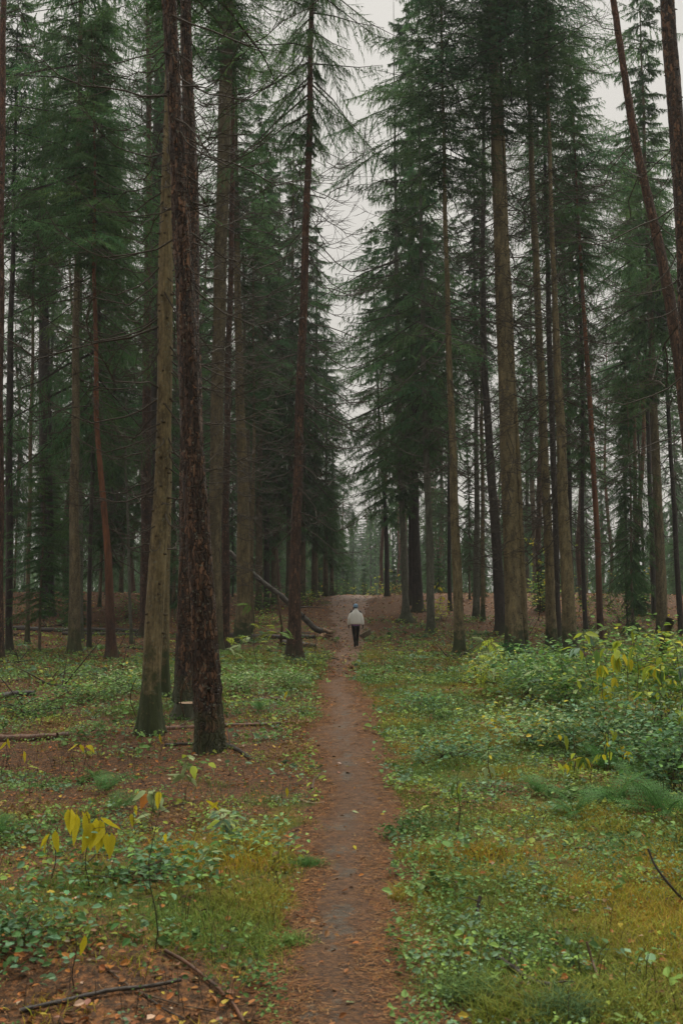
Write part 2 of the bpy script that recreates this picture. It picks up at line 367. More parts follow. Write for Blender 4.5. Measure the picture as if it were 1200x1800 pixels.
# ------------------------------------------------------------------ branches and crowns (templates shared by many trees)
def make_bough(L, seed):
    """one live spruce bough, x outward, hanging curtains of needle twigs: arrays of triangles"""
    r = np.random.default_rng(seed)
    droop = r.uniform(0.38, 0.7)
    s = np.linspace(0, 1, 7)
    main = np.stack([s * L, 0.08 * L * np.sin(s * 3 + seed), -droop * L * s ** 1.3 + 0.16 * L * s ** 3], 1)
    B0 = []; D = []; LN = []; W = []
    ns = 20
    for i in range(ns):
        q = 0.12 + 0.88 * (i + r.random()) / ns
        p = np.array([np.interp(q, s, main[:, k]) for k in range(3)])
        sd_ = 1 if i % 2 else -1
        ll = L * (0.30 * (1 - q) + 0.08) * r.uniform(0.7, 1.3)
        a = sd_ * R(r.uniform(35, 75)); dv = np.array([math.cos(a), math.sin(a), -0.35 - 0.5 * r.random()])
        nb = max(7, int(ll / 0.026))
        tt = (np.arange(nb) + r.random(nb)) / nb
        base = p + dv[None] * (tt * ll)[:, None] * np.array([1, 1, 1])
        base[:, 2] -= 0.18 * L * (tt * ll / L) ** 1.2
        hang = r.normal(0, 0.20, (nb, 3)) + np.array([0.25 * dv[0], 0.25 * dv[1], -0.95])
        side = r.random(nb) < 0.45
        hang[side] = r.normal(0, 0.35, (side.sum(), 3)) + dv * 0.9
        hang /= np.linalg.norm(hang, axis=1, keepdims=True)
        B0.append(base); D.append(hang); LN.append(r.uniform(0.10, 0.34, nb) * (1.15 - 0.5 * q)); W.append(r.uniform(0.008, 0.019, nb))
    B0 = np.concatenate(B0); D = np.concatenate(D); LN = np.concatenate(LN); W = np.concatenate(W)
    return main, B0, D, LN, W
BOUGHS = [make_bough(2.6, k) for k in range(6)]
def crown_mesh(name, H, Rb, seed, gap=0.25, per_m=13, profile='spruce', blade=1.0, top=1.0):
    """a crown from z = 0 (its lowest boughs) to z = H; boughs up to Rb long"""
    r = np.random.default_rng(seed); mb = MB(); n = int(H * per_m)
    az0 = r.random() * 6
    Vs = []; Cs = []
    ang_gap = r.random() * 6.28
    for i in range(n):
        z = H * (i + r.random()) / n; t = z / H
        if profile == 'spruce': L = Rb * (0.14 + 0.86 * (1 - t) ** 0.6) * (0.45 + 0.55 * min(1, t / 0.12)) * r.uniform(0.3, 1.2) * (1 + 1.1 * vn(i * 2.39996 % 6.2832, z / 2.2, seed))
        else: L = Rb * (0.12 + 0.88 * (1 - t)) * r.uniform(0.75, 1.1)
        whorl = round(z / 0.55) * 0.55; z = z * 0.4 + whorl * 0.6
        if vn(z / 1.8, seed * 7.7, 5) < -0.5 + gap * 0.9 or r.random() < gap * 0.5: L *= 0.45
        az = i * 2.39996 + r.normal(0, 0.3)
        main, B0, D, LN, W = BOUGHS[r.integers(6)]
        k = L / 2.6; keep = r.random(len(B0)) < min(1, 0.35 + 0.75 * k)
        b = B0[keep] * k; d = D[keep]; ln = LN[keep] * (0.55 + 0.45 * k) * blade; wd = W[keep] * blade
        up = -0.25 + 0.75 * t + r.normal(0, 0.12); ca, sa = math.cos(up * 0.8), math.sin(up * 0.8)
        Rx = np.array([[ca, 0, -sa], [0, 1, 0], [sa, 0, ca]])
        Rz = np.array([[math.cos(az), -math.sin(az), 0], [math.sin(az), math.cos(az), 0], [0, 0, 1]])
        M = Rz @ Rx
        b = b @ M.T; b[:, 2] += z; dd = d @ (Rz.T)
        wv = np.cross(dd, r.normal(0, 1, dd.shape)); wv /= np.linalg.norm(wv, axis=1, keepdims=True) + 1e-9
        tri = np.stack([b - wv * wd[:, None], b + wv * wd[:, None], b + dd * ln[:, None]], 1)
        Vs.append(tri.reshape(-1, 3))
        br = r.uniform(0.55, 1.25) * r.uniform(0.7, 1.3, len(b)); hue = r.normal(0, 0.08, len(b)) + r.normal(0, 0.08)
        col = np.stack([br * (1 + hue), br, br * (1 - hue * 0.8)], 1); Cs.append(np.repeat(col, 3, 0))
        mm = (main * k) @ M.T; mm[:, 2] += z
        V, Fq = tube(mm[::2], np.linspace(0.018, 0.004, 4) * (0.5 + k), 3); mb.add(V, Fq, (0.7, 0.7, 0.7), 1)
    V = np.concatenate(Vs); mb.add(V, np.arange(len(V)).reshape(-1, 3), np.concatenate(Cs), 0)
    return mb.mesh(name, [M_NEEDLE, M_TWIG], False)
CROWN_H = 16.0
CROWNS = [crown_mesh('crown', CROWN_H, rb, 40 + i, gp, pm) for i, (rb, gp, pm) in enumerate([(4.0, .3, 10.5), (3.6, .45, 9), (4.3, .5, 9), (3.7, .3, 10.5), (3.4, .6, 9)])]
YOUNG = [crown_mesh('crown', 6.0, 1.5, 60 + i, 0.1, 26, 'cone', 0.8) for i in range(2)]
def pine_crown(name, seed):
    r = np.random.default_rng(seed); mb = MB(); Vs = []; Cs = []; H = 8.0
    for i in range(34):
        z = H * r.random() ** 0.8; L = (1 - 0.5 * z / H) * r.uniform(0.8, 2.7); az = r.random() * 6.283
        s = np.linspace(0, 1, 5)
        mn = np.stack([np.cos(az + 0.4 * s) * s * L, np.sin(az + 0.4 * s) * s * L, z + 0.25 * L * s ** 2 + 0.1 * np.sin(7 * s + i)], 1)
        V, Fq = tube(mn, np.linspace(0.05, 0.012, 5), 4); mb.add(V, Fq, (1.6, 1.0, 0.7), 1)
        for k in range(int(5 + L * 5)):
            c = mn[r.integers(2, 5)] + r.normal(0, 0.26, 3); n = 40
            d = r.normal(0, 1, (n, 3)) + np.array([0, 0, 0.4]); d /= np.linalg.norm(d, axis=1, keepdims=True)
            b = c + r.normal(0, 0.09, (n, 3)); ln = r.uniform(0.08, 0.17, n)
            wv = np.cross(d, r.normal(0, 1, d.shape)); wv /= np.linalg.norm(wv, axis=1, keepdims=True)
            Vs.append(np.stack([b - wv * .010, b + wv * .010, b + d * ln[:, None]], 1).reshape(-1, 3))
            br = r.uniform(0.6, 1.3); Cs.append(np.tile([br, br, br], (n * 3, 1)))
    V = np.concatenate(Vs); mb.add(V, np.arange(len(V)).reshape(-1, 3), np.concatenate(Cs), 0)
    return mb.mesh(name, [M_PNEEDLE, M_TWIG], False)
PINE_CROWNS = [pine_crown('crown', 80), pine_crown('crown', 81)]
def dead_branch_arrays(L, seed):
    """one bare branch: leaves the stem, sags, turns up at the tip; side twigs"""
    r = np.random.default_rng(seed); s = np.linspace(0, 1, 9); sg = r.uniform(0.12, 0.4); c1 = r.normal(0, 0.15)
    P = np.stack([L * s, L * c1 * s ** 2 + 0.03 * L * np.sin(s * 9 + seed), L * (-sg * np.sin(s * 2.6) + 0.22 * s ** 3 * sg * 2) + 0.012 * L * np.sin(14 * s + seed)], 1)
    P[1:] += r.normal(0, 0.018 * L, (8, 3)) * np.array([0.3, 1, 1])
    mb = MB(); add_tube(mb, P, np.linspace(0.0105, 0.003, 9) * (0.6 + 0.3 * L), 4, (1, 1, 1), 0, False)
    for k in range(int(4 + 7 * L)):
        q = r.uniform(0.3, 0.97); p = np.array([np.interp(q, s, P[:, j]) for j in range(3)])
        a = r.choice([-1, 1]) * R(r.uniform(30, 65)); l2 = r.uniform(0.12, 0.4) * L * (1.1 - q * 0.7)
        e = np.linspace(0, 1, 4)[:, None]; dv = np.array([math.cos(a), math.sin(a), r.uniform(-0.5, 0.35)])
        pp = p + dv * l2 * e + np.array([0, 0, 0.15 * l2]) * e ** 2
        add_tube(mb, pp, np.linspace(0.005, 0.0018, 4) * (0.6 + 0.3 * L), 3, (1, 1, 1), 0, False)
    return mb
DEAD = [dead_branch_arrays(l, 100 + i).mesh('dead_branch', M_TWIG) for i, l in enumerate([0.35, 0.6, 0.9, 1.2, 1.4, 1.7, 2.0, 2.3, 1.0, 1.6])]
DEADL = [0.35, 0.6, 0.9, 1.2, 1.4, 1.7, 2.0, 2.3, 1.0, 1.6]
def dead_whorls(H, seed, per_m=5, Lm=1.9):
    """all bare branches of one stem, joined (too far off to pick apart)"""
    r = np.random.default_rng(seed); mb = MB(); n = int(H * per_m)
    for i in range(n):
        z = H * (i + r.random()) / n; src = dead_branch_arrays(r.uniform(0.3, 1) * Lm * (0.4 + 0.6 * z / H), seed * 100 + i)
        az = r.random() * 6.283; up = r.normal(0.0, 0.2); Rz = np.array(Matrix.Rotation(az, 3, 'Z') @ Matrix.Rotation(-up, 3, 'Y'))
        for V, Fq in zip(src.v, src.f4): pass
        V = np.concatenate(src.v) @ Rz.T; V[:, 2] += z
        mb.add(V, np.concatenate(src.f4), (1, 1, 1))
    return mb.mesh('dead_branches', M_TWIG)
DEADW = [dead_whorls(12, 3), dead_whorls(12, 4)]

def trunk_mesh(path, rad, nside, dz, mat, furrow=0.02, flare=0.5, seed=0, knots=0, lobes=5, peel=0.0):
    """stem along path (local coords, base at origin); root flare, furrowed or knotty surface"""
    path = np.asarray(path, float); r = np.random.default_rng(seed)
    H = path[-1, 2]; zs = [-0.4]
    while zs[-1] < H: zs.append(zs[-1] + (dz if zs[-1] > 1.2 else dz * 0.5) * (1 + max(0, zs[-1] - 6) * 0.15))
    zs = np.array(zs); m = len(zs)
    cx = np.interp(zs, path[:, 2], path[:, 0]); cy = np.interp(zs, path[:, 2], path[:, 1])
    k = max(3, int(1.2 / dz)); ker = np.ones(k) / k
    if m > 3 * k:
        pad = lambda q: np.convolve(np.pad(q, (k // 2, k - 1 - k // 2), 'edge'), ker, 'valid')
        cx, cy = pad(cx), pad(cy)
    cx = cx + 0.012 * np.sin(zs * 1.3 + seed); cy = cy + 0.012 * np.cos(zs * 1.1 + seed)
    rr = np.interp(zs, path[:, 2], rad)
    a = np.arange(nside) * 2 * math.pi / nside
    A, Z = np.meshgrid(a, zs)
    fl = flare * 1.5 * np.exp(-np.maximum(Z, 0) / 0.20) + flare * 0.25 * np.exp(-np.maximum(Z, 0) / 0.6)
    lob = 0.5 + 0.5 * np.cos(A * lobes + seed + 0.6 * np.sin(A * 2 + seed))
    rad2 = rr[:, None] * (1 + fl * (0.25 + 0.75 * lob) + 0.05 * np.cos(2 * A + seed + Z * 0.3))
    per = nside
    na = A / (2 * math.pi) * 18; 
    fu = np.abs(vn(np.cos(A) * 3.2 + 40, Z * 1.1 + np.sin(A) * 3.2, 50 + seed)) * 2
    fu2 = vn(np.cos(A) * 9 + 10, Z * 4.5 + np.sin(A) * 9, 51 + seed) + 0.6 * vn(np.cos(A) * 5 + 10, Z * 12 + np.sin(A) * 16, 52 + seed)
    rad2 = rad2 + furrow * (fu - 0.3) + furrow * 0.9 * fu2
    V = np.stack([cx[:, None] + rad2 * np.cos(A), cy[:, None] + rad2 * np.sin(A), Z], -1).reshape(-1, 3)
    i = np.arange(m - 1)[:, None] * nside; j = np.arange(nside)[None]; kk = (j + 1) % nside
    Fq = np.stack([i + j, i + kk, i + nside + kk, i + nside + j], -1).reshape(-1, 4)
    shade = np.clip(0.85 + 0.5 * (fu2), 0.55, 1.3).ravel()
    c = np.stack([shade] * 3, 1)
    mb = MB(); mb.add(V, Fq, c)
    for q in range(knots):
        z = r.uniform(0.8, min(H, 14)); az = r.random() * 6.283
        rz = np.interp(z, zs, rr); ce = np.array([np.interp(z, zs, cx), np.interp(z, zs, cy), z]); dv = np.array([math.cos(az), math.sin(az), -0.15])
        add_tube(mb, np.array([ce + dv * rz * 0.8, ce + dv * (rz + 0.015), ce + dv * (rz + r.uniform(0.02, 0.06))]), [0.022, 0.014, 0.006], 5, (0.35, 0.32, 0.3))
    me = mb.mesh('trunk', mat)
    fx = lambda z: np.array([np.interp(z, zs, cx), np.interp(z, zs, cy), z])
    fr = lambda z: float(np.interp(z, zs, rr))
    return me, fx, fr

# ------------------------------------------------------------------ the trees one can tell apart
TRUNK_SPOTS = []
def tree(name, label, pts, mat, H=27, crown=None, crown_px=None, dead=(0, 0, 0), kind='spruce', near=False, furrow=0.012, knots=30, flare=0.45, Y=None, seed=None, crown_r=1.0, cat='tree', rtop=0.25):
    """pts: (photo x, photo y, stem width in photo pixels) from the foot up"""
    seed = seed if seed is not None else int(pts[0][0] * 7 + pts[0][1]) % 97
    if Y is None: b = hit(pts[0][0], pts[0][1])
    else:
        b = atY(pts[0][0], pts[0][1], Y); b[2] = gz(b[0], b[1])
    d = b[1]; P = []; rad = []
    for i, (x, y, wd) in enumerate(pts):
        q = b if (i == 0) else atY(x, y, d)
        if i and q[2] - b[2] < 0.2: continue
        P.append(q - b); rad.append(max(wd * 0.9 / F * d * 0.5 - furrow * 0.5, 0.015))
    P = np.array(P); P[0] = 0
    top = P[-1]
    if H > top[2] + 1:
        sl = (P[-1] - P[-2]) / (P[-1][2] - P[-2][2]) if len(P) > 1 else np.array([0, 0, 1.0])
        for q in (0.5, 1.0):
            zz = top[2] + (H - top[2]) * q; P = np.vstack([P, top + sl * (zz - top[2]) * 0.6 * np.array([1, 1, 1]) + np.array([0, 0, (zz - top[2]) * 0.4 * 1])]); P[-1][2] = zz
            rad.append(rad[-1] * (0.55 if q == 0.5 else 0.1))
    else: H = top[2]
    near = d < 16
    me, fx, fr = trunk_mesh(P, rad, 48 if near else 20 if d < 34 else 12, 0.03 if near else 0.09 if d < 34 else 0.3, mat, furrow, flare, seed, knots if d < 40 else 0)
    root = thing(name, b, label, cat)
    put('trunk', me, root)
    TRUNK_SPOTS.append((b[0], b[1]))
    r = np.random.default_rng(seed + 500)
    nd, z0, z1 = dead
    if crown_px is not None: cz = atY(pts[0][0], crown_px, d)[2] - b[2]
    else: cz = crown
    if nd:
        if z1 == 0: z1 = min(H - 1, (cz or H) + 1.5)
        zmax_view = (F * sp + 900 * cp) / (F * cp - 900 * sp) * d + 1.6 + 1.0
        z1 = min(z1, zmax_view - b[2])
        nd = int(nd * 1.5)
        for i in range(nd):
            z = z0 + (z1 - z0) * (i + r.random() * 0.9) / nd; az = r.random() * 6.283
            k = int(np.clip(r.integers(0, 10), 0, 9))
            if z < 3.2: k = r.integers(0, 4)
            elif z > 5 and r.random() < 0.4: k = r.integers(5, 8)
            if d < 16: k = min(k, 4) if r.random() < 0.75 else k
            dv = np.array([math.cos(az), math.sin(az), 0]); p = fx(z) + dv * fr(z) * 0.85
            put('dead_branch', DEAD[k], root, p, (0, -r.normal(0.05, 0.22), az), r.uniform(0.75, 1.2) * (1 + max(0, d - 12) / 60))
    if kind == 'spruce' and cz is not None and cz < H - 2:
        k = seed % 5; p = fx(cz)
        o = put('crown', CROWNS[k], root, p, (0, 0, r.random() * 6.28), (crown_r, crown_r, (H - cz) / CROWN_H)); o['kind'] = 'stuff'
        # stem inside the crown follows fx loosely
        o.rotation_euler.x = -math.atan2(fx(H)[1] - p[1], H - cz); o.rotation_euler = (0, math.atan2(fx(H)[0] - p[0], H - cz), r.random() * 6.28)
        o.rotation_mode = 'XYZ'
        if not nd and cz > 3:
            put('dead_branches', DEADW[seed % 2], root, fx(1.5), (0, 0, r.random() * 6), (crown_r * 0.8, crown_r * 0.8, (cz - 0.5) / 12))['kind'] = 'stuff'
    if kind == 'pine':
        p = fx(H - 7.5); k = seed % 2
        o = put('crown', PINE_CROWNS[k], root, p, (0, 0, r.random() * 6.28), (crown_r, crown_r, 1.0)); o['kind'] = 'stuff'
    return root
T = tree
SP, SW, OLD, PI_, DK, PL, GR = B_SPRUCE, B_SPRUCE_W, B_OLD, B_PINE, B_DARK, B_PEEL, B_GREY
# the side of the leaning fallen trunk
T('pine_tree', 'tall pine cut by the picture edge, beside the slim black stem', [(-2, 1165, 22), (-1, 600, 17), (4, 200, 14), (7, 0, 12)], PI_, 27, kind='pine', dead=(10, 4, 14))
T('spruce_tree', 'slim black stem standing next to the outermost pine', [(17, 1145, 15), (17, 700, 13), (24, 400, 9), (29, 150, 6)], DK, 23, crown_px=420, dead=(14, 3, 0))
T('spruce_tree', 'thin greenish pole of a spruce before the thick dark trunk', [(48, 1132, 9), (53, 850, 8), (57, 650, 7), (60, 450, 5)], SP, 17, crown_px=520, dead=(14, 3, 0), crown_r=0.6)
T('spruce_tree', 'thick dark trunk with one reddish flank, far among the stems', [(84, 1082, 30), (82, 900, 27), (78, 650, 22), (76, 450, 16)], DK, 30, crown_px=560, knots=0)
T('spruce_tree', 'straight mossy brown spruce with its paler grey-green twin close behind', [(131, 1150, 24), (131, 900, 18), (134, 600, 14), (138, 300, 12), (143, 0, 9)], SP, 27, crown_px=420, dead=(30, 2.5, 0))
T('spruce_tree', 'pale grey-green stem close behind the mossy brown spruce', [(141, 1128, 16), (140, 900, 13), (140, 600, 10), (141, 400, 8)], GR, 25, crown_px=380, dead=(12, 3, 0))
T('spruce_tree', 'thin leaning stem with peeled orange bark low down', [(197, 1158, 22), (192, 1000, 16), (181, 880, 12), (171, 740, 10), (168, 600, 9), (166, 420, 7)], PL, 19, crown_px=470, dead=(18, 3, 0), crown_r=0.8, knots=10)
T('young_tree', 'slender grey-green sapling pole beside the peeled orange stem', [(231, 1132, 7), (227, 1000, 6), (222, 850, 5), (220, 700, 3)], GR, 8.5, kind='none', dead=(10, 3, 8), knots=0, cat='sapling')
T('pine_tree', 'pine with a dark foot and bright red-orange upper stem behind the front trunks', [(256, 1120, 24), (257, 900, 22), (258, 650, 17), (262, 350, 14), (261, 120, 11), (258, 0, 9)], PI_, 27, kind='pine', dead=(8, 6, 16), furrow=0.02)
T('spruce_tree', 'nearly black straight trunk pressed between the red-orange pine and the front trunks', [(268, 1105, 24), (273, 600, 24), (277, 300, 24), (284, 0, 22)], DK, 27, crown=17, dead=(16, 5, 0))
T('spruce_tree', 'front spruce with smooth knotty trunk and moss-green foot', [(265, 1290, 48), (268, 1200, 38), (277, 1000, 35), (284, 850, 32), (291, 600, 29), (294, 400, 26), (297, 200, 23), (300, 0, 20)], SW, 26, crown=12, dead=(60, 2.0, 9), furrow=0.008, knots=170, flare=0.35)
T('spruce_tree', 'thin brown stem tucked close behind the moss-footed front spruce', [(290, 1225, 22), (291, 1000, 17), (296, 700, 13)], SW, 17, crown=12, dead=(8, 2, 8))
T('pine_tree', 'largest front trunk with dark flaky red-brown furrowed bark', [(369, 1322, 56), (365, 1250, 54), (359, 1100, 52), (352, 1000, 51), (344, 850, 49), (336, 650, 45), (325, 500, 40), (313, 330, 34), (308, 200, 31), (300, 0, 29)], OLD, 26, kind='pine', dead=(10, 5, 9), furrow=0.030, knots=12, flare=0.22)
T('pine_tree', 'red-brown furrowed trunk half hidden directly behind the largest front trunk', [(328, 1238, 44), (327, 1100, 36), (330, 900, 35), (337, 600, 35), (336, 300, 28), (326, 0, 22)], OLD, 27, kind='pine', dead=(10, 5, 12), furrow=0.022, flare=0.3)
T('spruce_tree', 'tall greenish knotty spruce just past the largest front trunk, many bare boughs', [(378, 1150, 30), (377, 950, 27), (381, 780, 27), (384, 600, 27), (391, 350, 26), (401, 0, 25)], SP, 28, crown=19, dead=(95, 2.5, 17), knots=120)
T('pine_tree', 'narrow dark pine showing orange bark higher up beside the greenish knotty spruce', [(395, 1145, 20), (397, 900, 14), (402, 600, 12), (408, 400, 12), (409, 150, 10)], PI_, 27, kind='pine', dead=(8, 4, 14))
T('spruce_tree', 'brown spruce with a pale lichen foot crossing before the leaning fallen trunk', [(425, 1130, 32), (428, 1050, 27), (428, 900, 24), (423, 750, 20), (419, 600, 17), (416, 420, 13)], SW, 24, crown_px=430, dead=(60, 2.2, 0), knots=90)
T('spruce_tree', 'thin stem touching the pale-footed brown spruce from behind', [(441, 1105, 13), (441, 950, 11), (436, 800, 9), (430, 620, 7)], SP, 20, crown_px=560, dead=(8, 3, 0))
T('pine_tree', 'reddish straight pine standing at the path edge over the fallen trunk', [(516, 1161, 33), (517, 1100, 26), (520, 950, 22), (524, 800, 20), (529, 650, 18), (536, 450, 16), (543, 250, 13), (548, 0, 10)], PI_, 29, kind='spruce', crown_px=260, crown_r=0.55, dead=(60, 3.5, 15), furrow=0.016, knots=40, flare=0.4)
T('spruce_tree', 'dark thick stem at the brow of the slope behind the reddish path-edge pine', [(541, 1042, 15), (541, 900, 13), (542, 750, 9)], DK, 22, crown_px=960)
T('spruce_tree', 'dense green spruce with boughs to the ground by the start of the rise', [(482, 1062, 13), (484, 800, 10), (488, 600, 7)], SP, 25, crown_px=940, crown_r=1.0)
T('spruce_tree', 'full green spruce bordering the sky gap above the path', [(553, 1050, 14), (555, 800, 10)], SP, 22, crown_px=960, crown_r=0.95)
T('spruce_tree', 'shorter drooping spruce closest to the path brow', [(572, 1048, 12), (573, 900, 8)], SP, 16, crown_px=960, crown_r=0.75)
T('spruce_tree', 'tall spruce with thin hanging foliage behind the path-edge pine', [(508, 1058, 14), (510, 800, 11), (514, 500, 7)], SP, 27, crown_px=900, crown_r=0.85)
T('spruce_tree', 'spruce with wide sagging boughs behind the pale-footed brown spruce', [(455, 1072, 14), (456, 800, 11), (458, 500, 8)], SP, 27, crown_px=880, crown_r=1.0)
T('spruce_tree', 'dense spruce filling the gap between the reddish path-edge pine and the brow', [(531, 1054, 13), (533, 800, 10), (536, 500, 7)], SP, 25, crown_px=930, crown_r=0.95)
T('spruce_tree', 'low broad young spruce leaning green boughs over the brow of the path', [(583, 1047, 9), (584, 900, 6)], SP, 11, crown_px=1000, crown_r=0.6)
T('spruce_tree', 'green-draped spruce between the pale-footed brown spruce and the reddish pine', [(468, 1068, 12), (470, 800, 9), (472, 500, 6)], DK, 24, crown_px=960, crown_r=0.95)
# the side of the leafy shrubs
T('spruce_tree', 'slender dark double stem at the end of the path', [(681, 1048, 10), (677, 900, 8), (668, 780, 6)], DK, 22, crown_px=910, crown_r=1.35)
T('spruce_tree', 'spruce with broad flared mossy foot on the slope beside the walker', [(713, 1094, 17), (712, 1040, 13), (706, 900, 12), (700, 700, 10), (696, 450, 8)], GR, 29, crown_px=890, flare=1.3, crown_r=1.4)
T('spruce_tree', 'black trunk between the flared mossy foot and the pale mottled stem', [(734, 1076, 21), (730, 950, 17), (728, 800, 14)], DK, 27, crown_px=860, crown_r=1.3)
T('spruce_tree', 'pale mottled grey stem rising from the litter-covered slope', [(757, 1112, 17), (756, 1000, 15), (751, 870, 13), (745, 700, 11), (740, 450, 8)], GR, 28, crown_px=800, crown_r=1.3)
T('spruce_tree', 'dark stem right behind the flared mossy foot', [(722, 1064, 11), (721, 850, 9)], DK, 25, crown_px=780, crown_r=1.0)
T('spruce_tree', 'clean olive-brown spruce with a charred-looking scar at its foot', [(808, 1152, 22), (804, 1050, 19), (799, 900, 16), (794, 760, 14), (788, 600, 12), (781, 330, 9)], SW, 24, crown_px=330, dead=(46, 3.5, 0), knots=70, crown_r=0.9)
T('spruce_tree', 'thin black pole behind the scarred olive-brown spruce', [(790, 1074, 8), (789, 900, 7), (788, 750, 5)], DK, 20, crown_px=730, crown_r=0.8)
T('spruce_tree', 'dark stem with a green mossy foot, paired with a thin brown pole', [(836, 1086, 14), (838, 950, 12), (836, 700, 9)], GR, 26, crown_px=680, crown_r=0.9)
T('spruce_tree', 'thin brown pole paired with the green-footed dark stem', [(848, 1092, 9), (848, 900, 8), (846, 700, 6)], SW, 22, crown_px=640, crown_r=0.7)
T('pine_tree', 'leaning black trunk immediately beside the thickest pale brown spruce', [(882, 1116, 27), (874, 1000, 22), (864, 850, 18), (852, 680, 14), (848, 500, 11), (850, 300, 9)], DK, 27, kind='pine', dead=(10, 5, 14), furrow=0.02)
T('spruce_tree', 'thickest pale brown spruce with whitish resin streaks low on its trunk', [(905, 1150, 42), (903, 1080, 36), (898, 950, 34), (893, 800, 32), (886, 600, 29), (878, 400, 26), (870, 200, 21), (864, 0, 17)], SW, 30, crown=19.5, dead=(90, 3, 15), knots=150, flare=0.3, crown_r=1.1)
T('spruce_tree', 'thin light stem fused against the thickest pale brown spruce', [(922, 1150, 13), (916, 950, 12), (909, 800, 10), (899, 600, 9), (890, 400, 8), (884, 250, 7)], SW, 24, crown_px=240, dead=(20, 4, 0))
T('spruce_tree', 'even brown spruce set apart between the thickest one and the crooked-barked one', [(970, 1146, 24), (965, 1000, 19), (957, 820, 17), (950, 650, 15), (941, 450, 13), (930, 200, 11), (922, 0, 9)], SW, 30, crown=19, dead=(60, 3, 16), knots=90, crown_r=1.0)
T('spruce_tree', 'black stem squeezed behind the even brown spruce', [(980, 1128, 15), (975, 900, 13), (968, 700, 12), (962, 500, 10)], DK, 27, crown_px=420, dead=(12, 4, 0))
T('spruce_tree', 'spruce with rough crooked bark and long dark upcurved boughs', [(1002, 1152, 30), (996, 1020, 24), (988, 850, 20), (981, 680, 17), (973, 500, 12), (966, 300, 9), (960, 100, 7), (957, 0, 6)], SW, 25, crown=17.5, dead=(70, 3, 17), furrow=0.02, knots=60, crown_r=0.6)
T('spruce_tree', 'slim reddish stem leaning slightly behind the bright yellow-leaved shrub', [(1056, 1132, 15), (1049, 950, 12), (1041, 800, 11), (1030, 620, 9), (1020, 480, 7)], PL, 22, crown_px=470, dead=(20, 3, 0), crown_r=0.8)
T('spruce_tree', 'mossy dark spruce farther back near the picture edge, foliage low on it', [(1164, 1122, 24), (1158, 950, 19), (1149, 750, 16), (1140, 500, 11)], SP, 27, crown_px=700, dead=(16, 2.5, 0), crown_r=1.1)
T('spruce_tree', 'narrow dark stem behind the mossy spruce near the edge', [(1150, 1090, 12), (1143, 900, 10), (1136, 700, 8)], DK, 25, crown_px=680, crown_r=1.0)
T('pine_tree', 'strongly leaning pine with orange upper bark at the edge', [(1236, 1210, 36), (1222, 900, 31), (1196, 640, 27), (1172, 500, 24), (1143, 370, 20), (1116, 250, 17), (1092, 100, 14), (1075, 0, 12)], PI_, 27, kind='pine', dead=(10, 5, 14), Y=20, furrow=0.018)
T('pine_tree', 'thick rusty brown pine trunk running up the outermost edge', [(1232, 1280, 44), (1222, 900, 38), (1205, 500, 33), (1190, 250, 30), (1172, 0, 27)], OLD, 27, kind='pine', dead=(14, 4, 9.5), Y=15, furrow=0.015)
T('spruce_tree', 'thin black pole leaning across before the strongly leaning pine', [(1196, 1120, 12), (1184, 900, 10), (1172, 700, 8), (1160, 550, 6)], DK, 17, crown=12, dead=(16, 3, 11), crown_r=0.6)

# ------------------------------------------------------------------ the stand behind: individual trees sharing meshes
zt = np.linspace(0, 27, 8)
FARTRUNK = {}
for nm, mt, wob in (('spruce', B_SPRUCE, 0.1), ('dark', B_DARK, 0.12), ('warm', B_SPRUCE_W, 0.1), ('pine', B_PINE_FAR, 0.3)):
    pth = np.stack([wob * np.sin(zt * 0.3 + len(nm)), wob * np.cos(zt * 0.25), zt], 1); pth[0, :2] = 0
    FARTRUNK[nm] = trunk_mesh(pth, [0.17, 0.15, 0.14, 0.12, 0.10, 0.08, 0.05, 0.01], 10, 0.5, mt, 0.008, 0.5, len(nm))
def far_tree(x, y, kind, H, cz, cr, thick, label, group, name='spruce_tree'):
    r = rng
    root = thing(name, (x, y, gz(x, y) - 0.05), label, 'tree', group, r.random() * 6.28)
    me, fx, fr = FARTRUNK[kind]
    put('trunk', me, root, None, None, (thick, thick, H / 27))
    if kind == 'pine':
        o = put('crown', PINE_CROWNS[r.integers(2)], root, (0, 0, H - 7.6), None, (cr, cr, 1.0))
    else:
        o = put('crown', CROWNS[r.integers(5)], root, (0, 0, cz), None, (cr, cr, (H - cz + 0.3) / CROWN_H))
        if cz > 3: put('dead_branches', DEADW[r.integers(2)], root, (0, 0, 1.2), None, (cr * 0.75, cr * 0.75, (cz - 0.5) / 12))['kind'] = 'stuff'
    o['kind'] = 'stuff'
    return root
spots = list(TRUNK_SPOTS)
def free(x, y, rad):
    return all((x - a) ** 2 + (y - b) ** 2 > rad * rad for a, b in spots)
GL = 'trees deep in the stand on the side of the leaning fallen trunk'
GRT = 'trees deep in the stand behind the leafy shrubs'
GF = 'hazy trees closing the view at the end of the path'
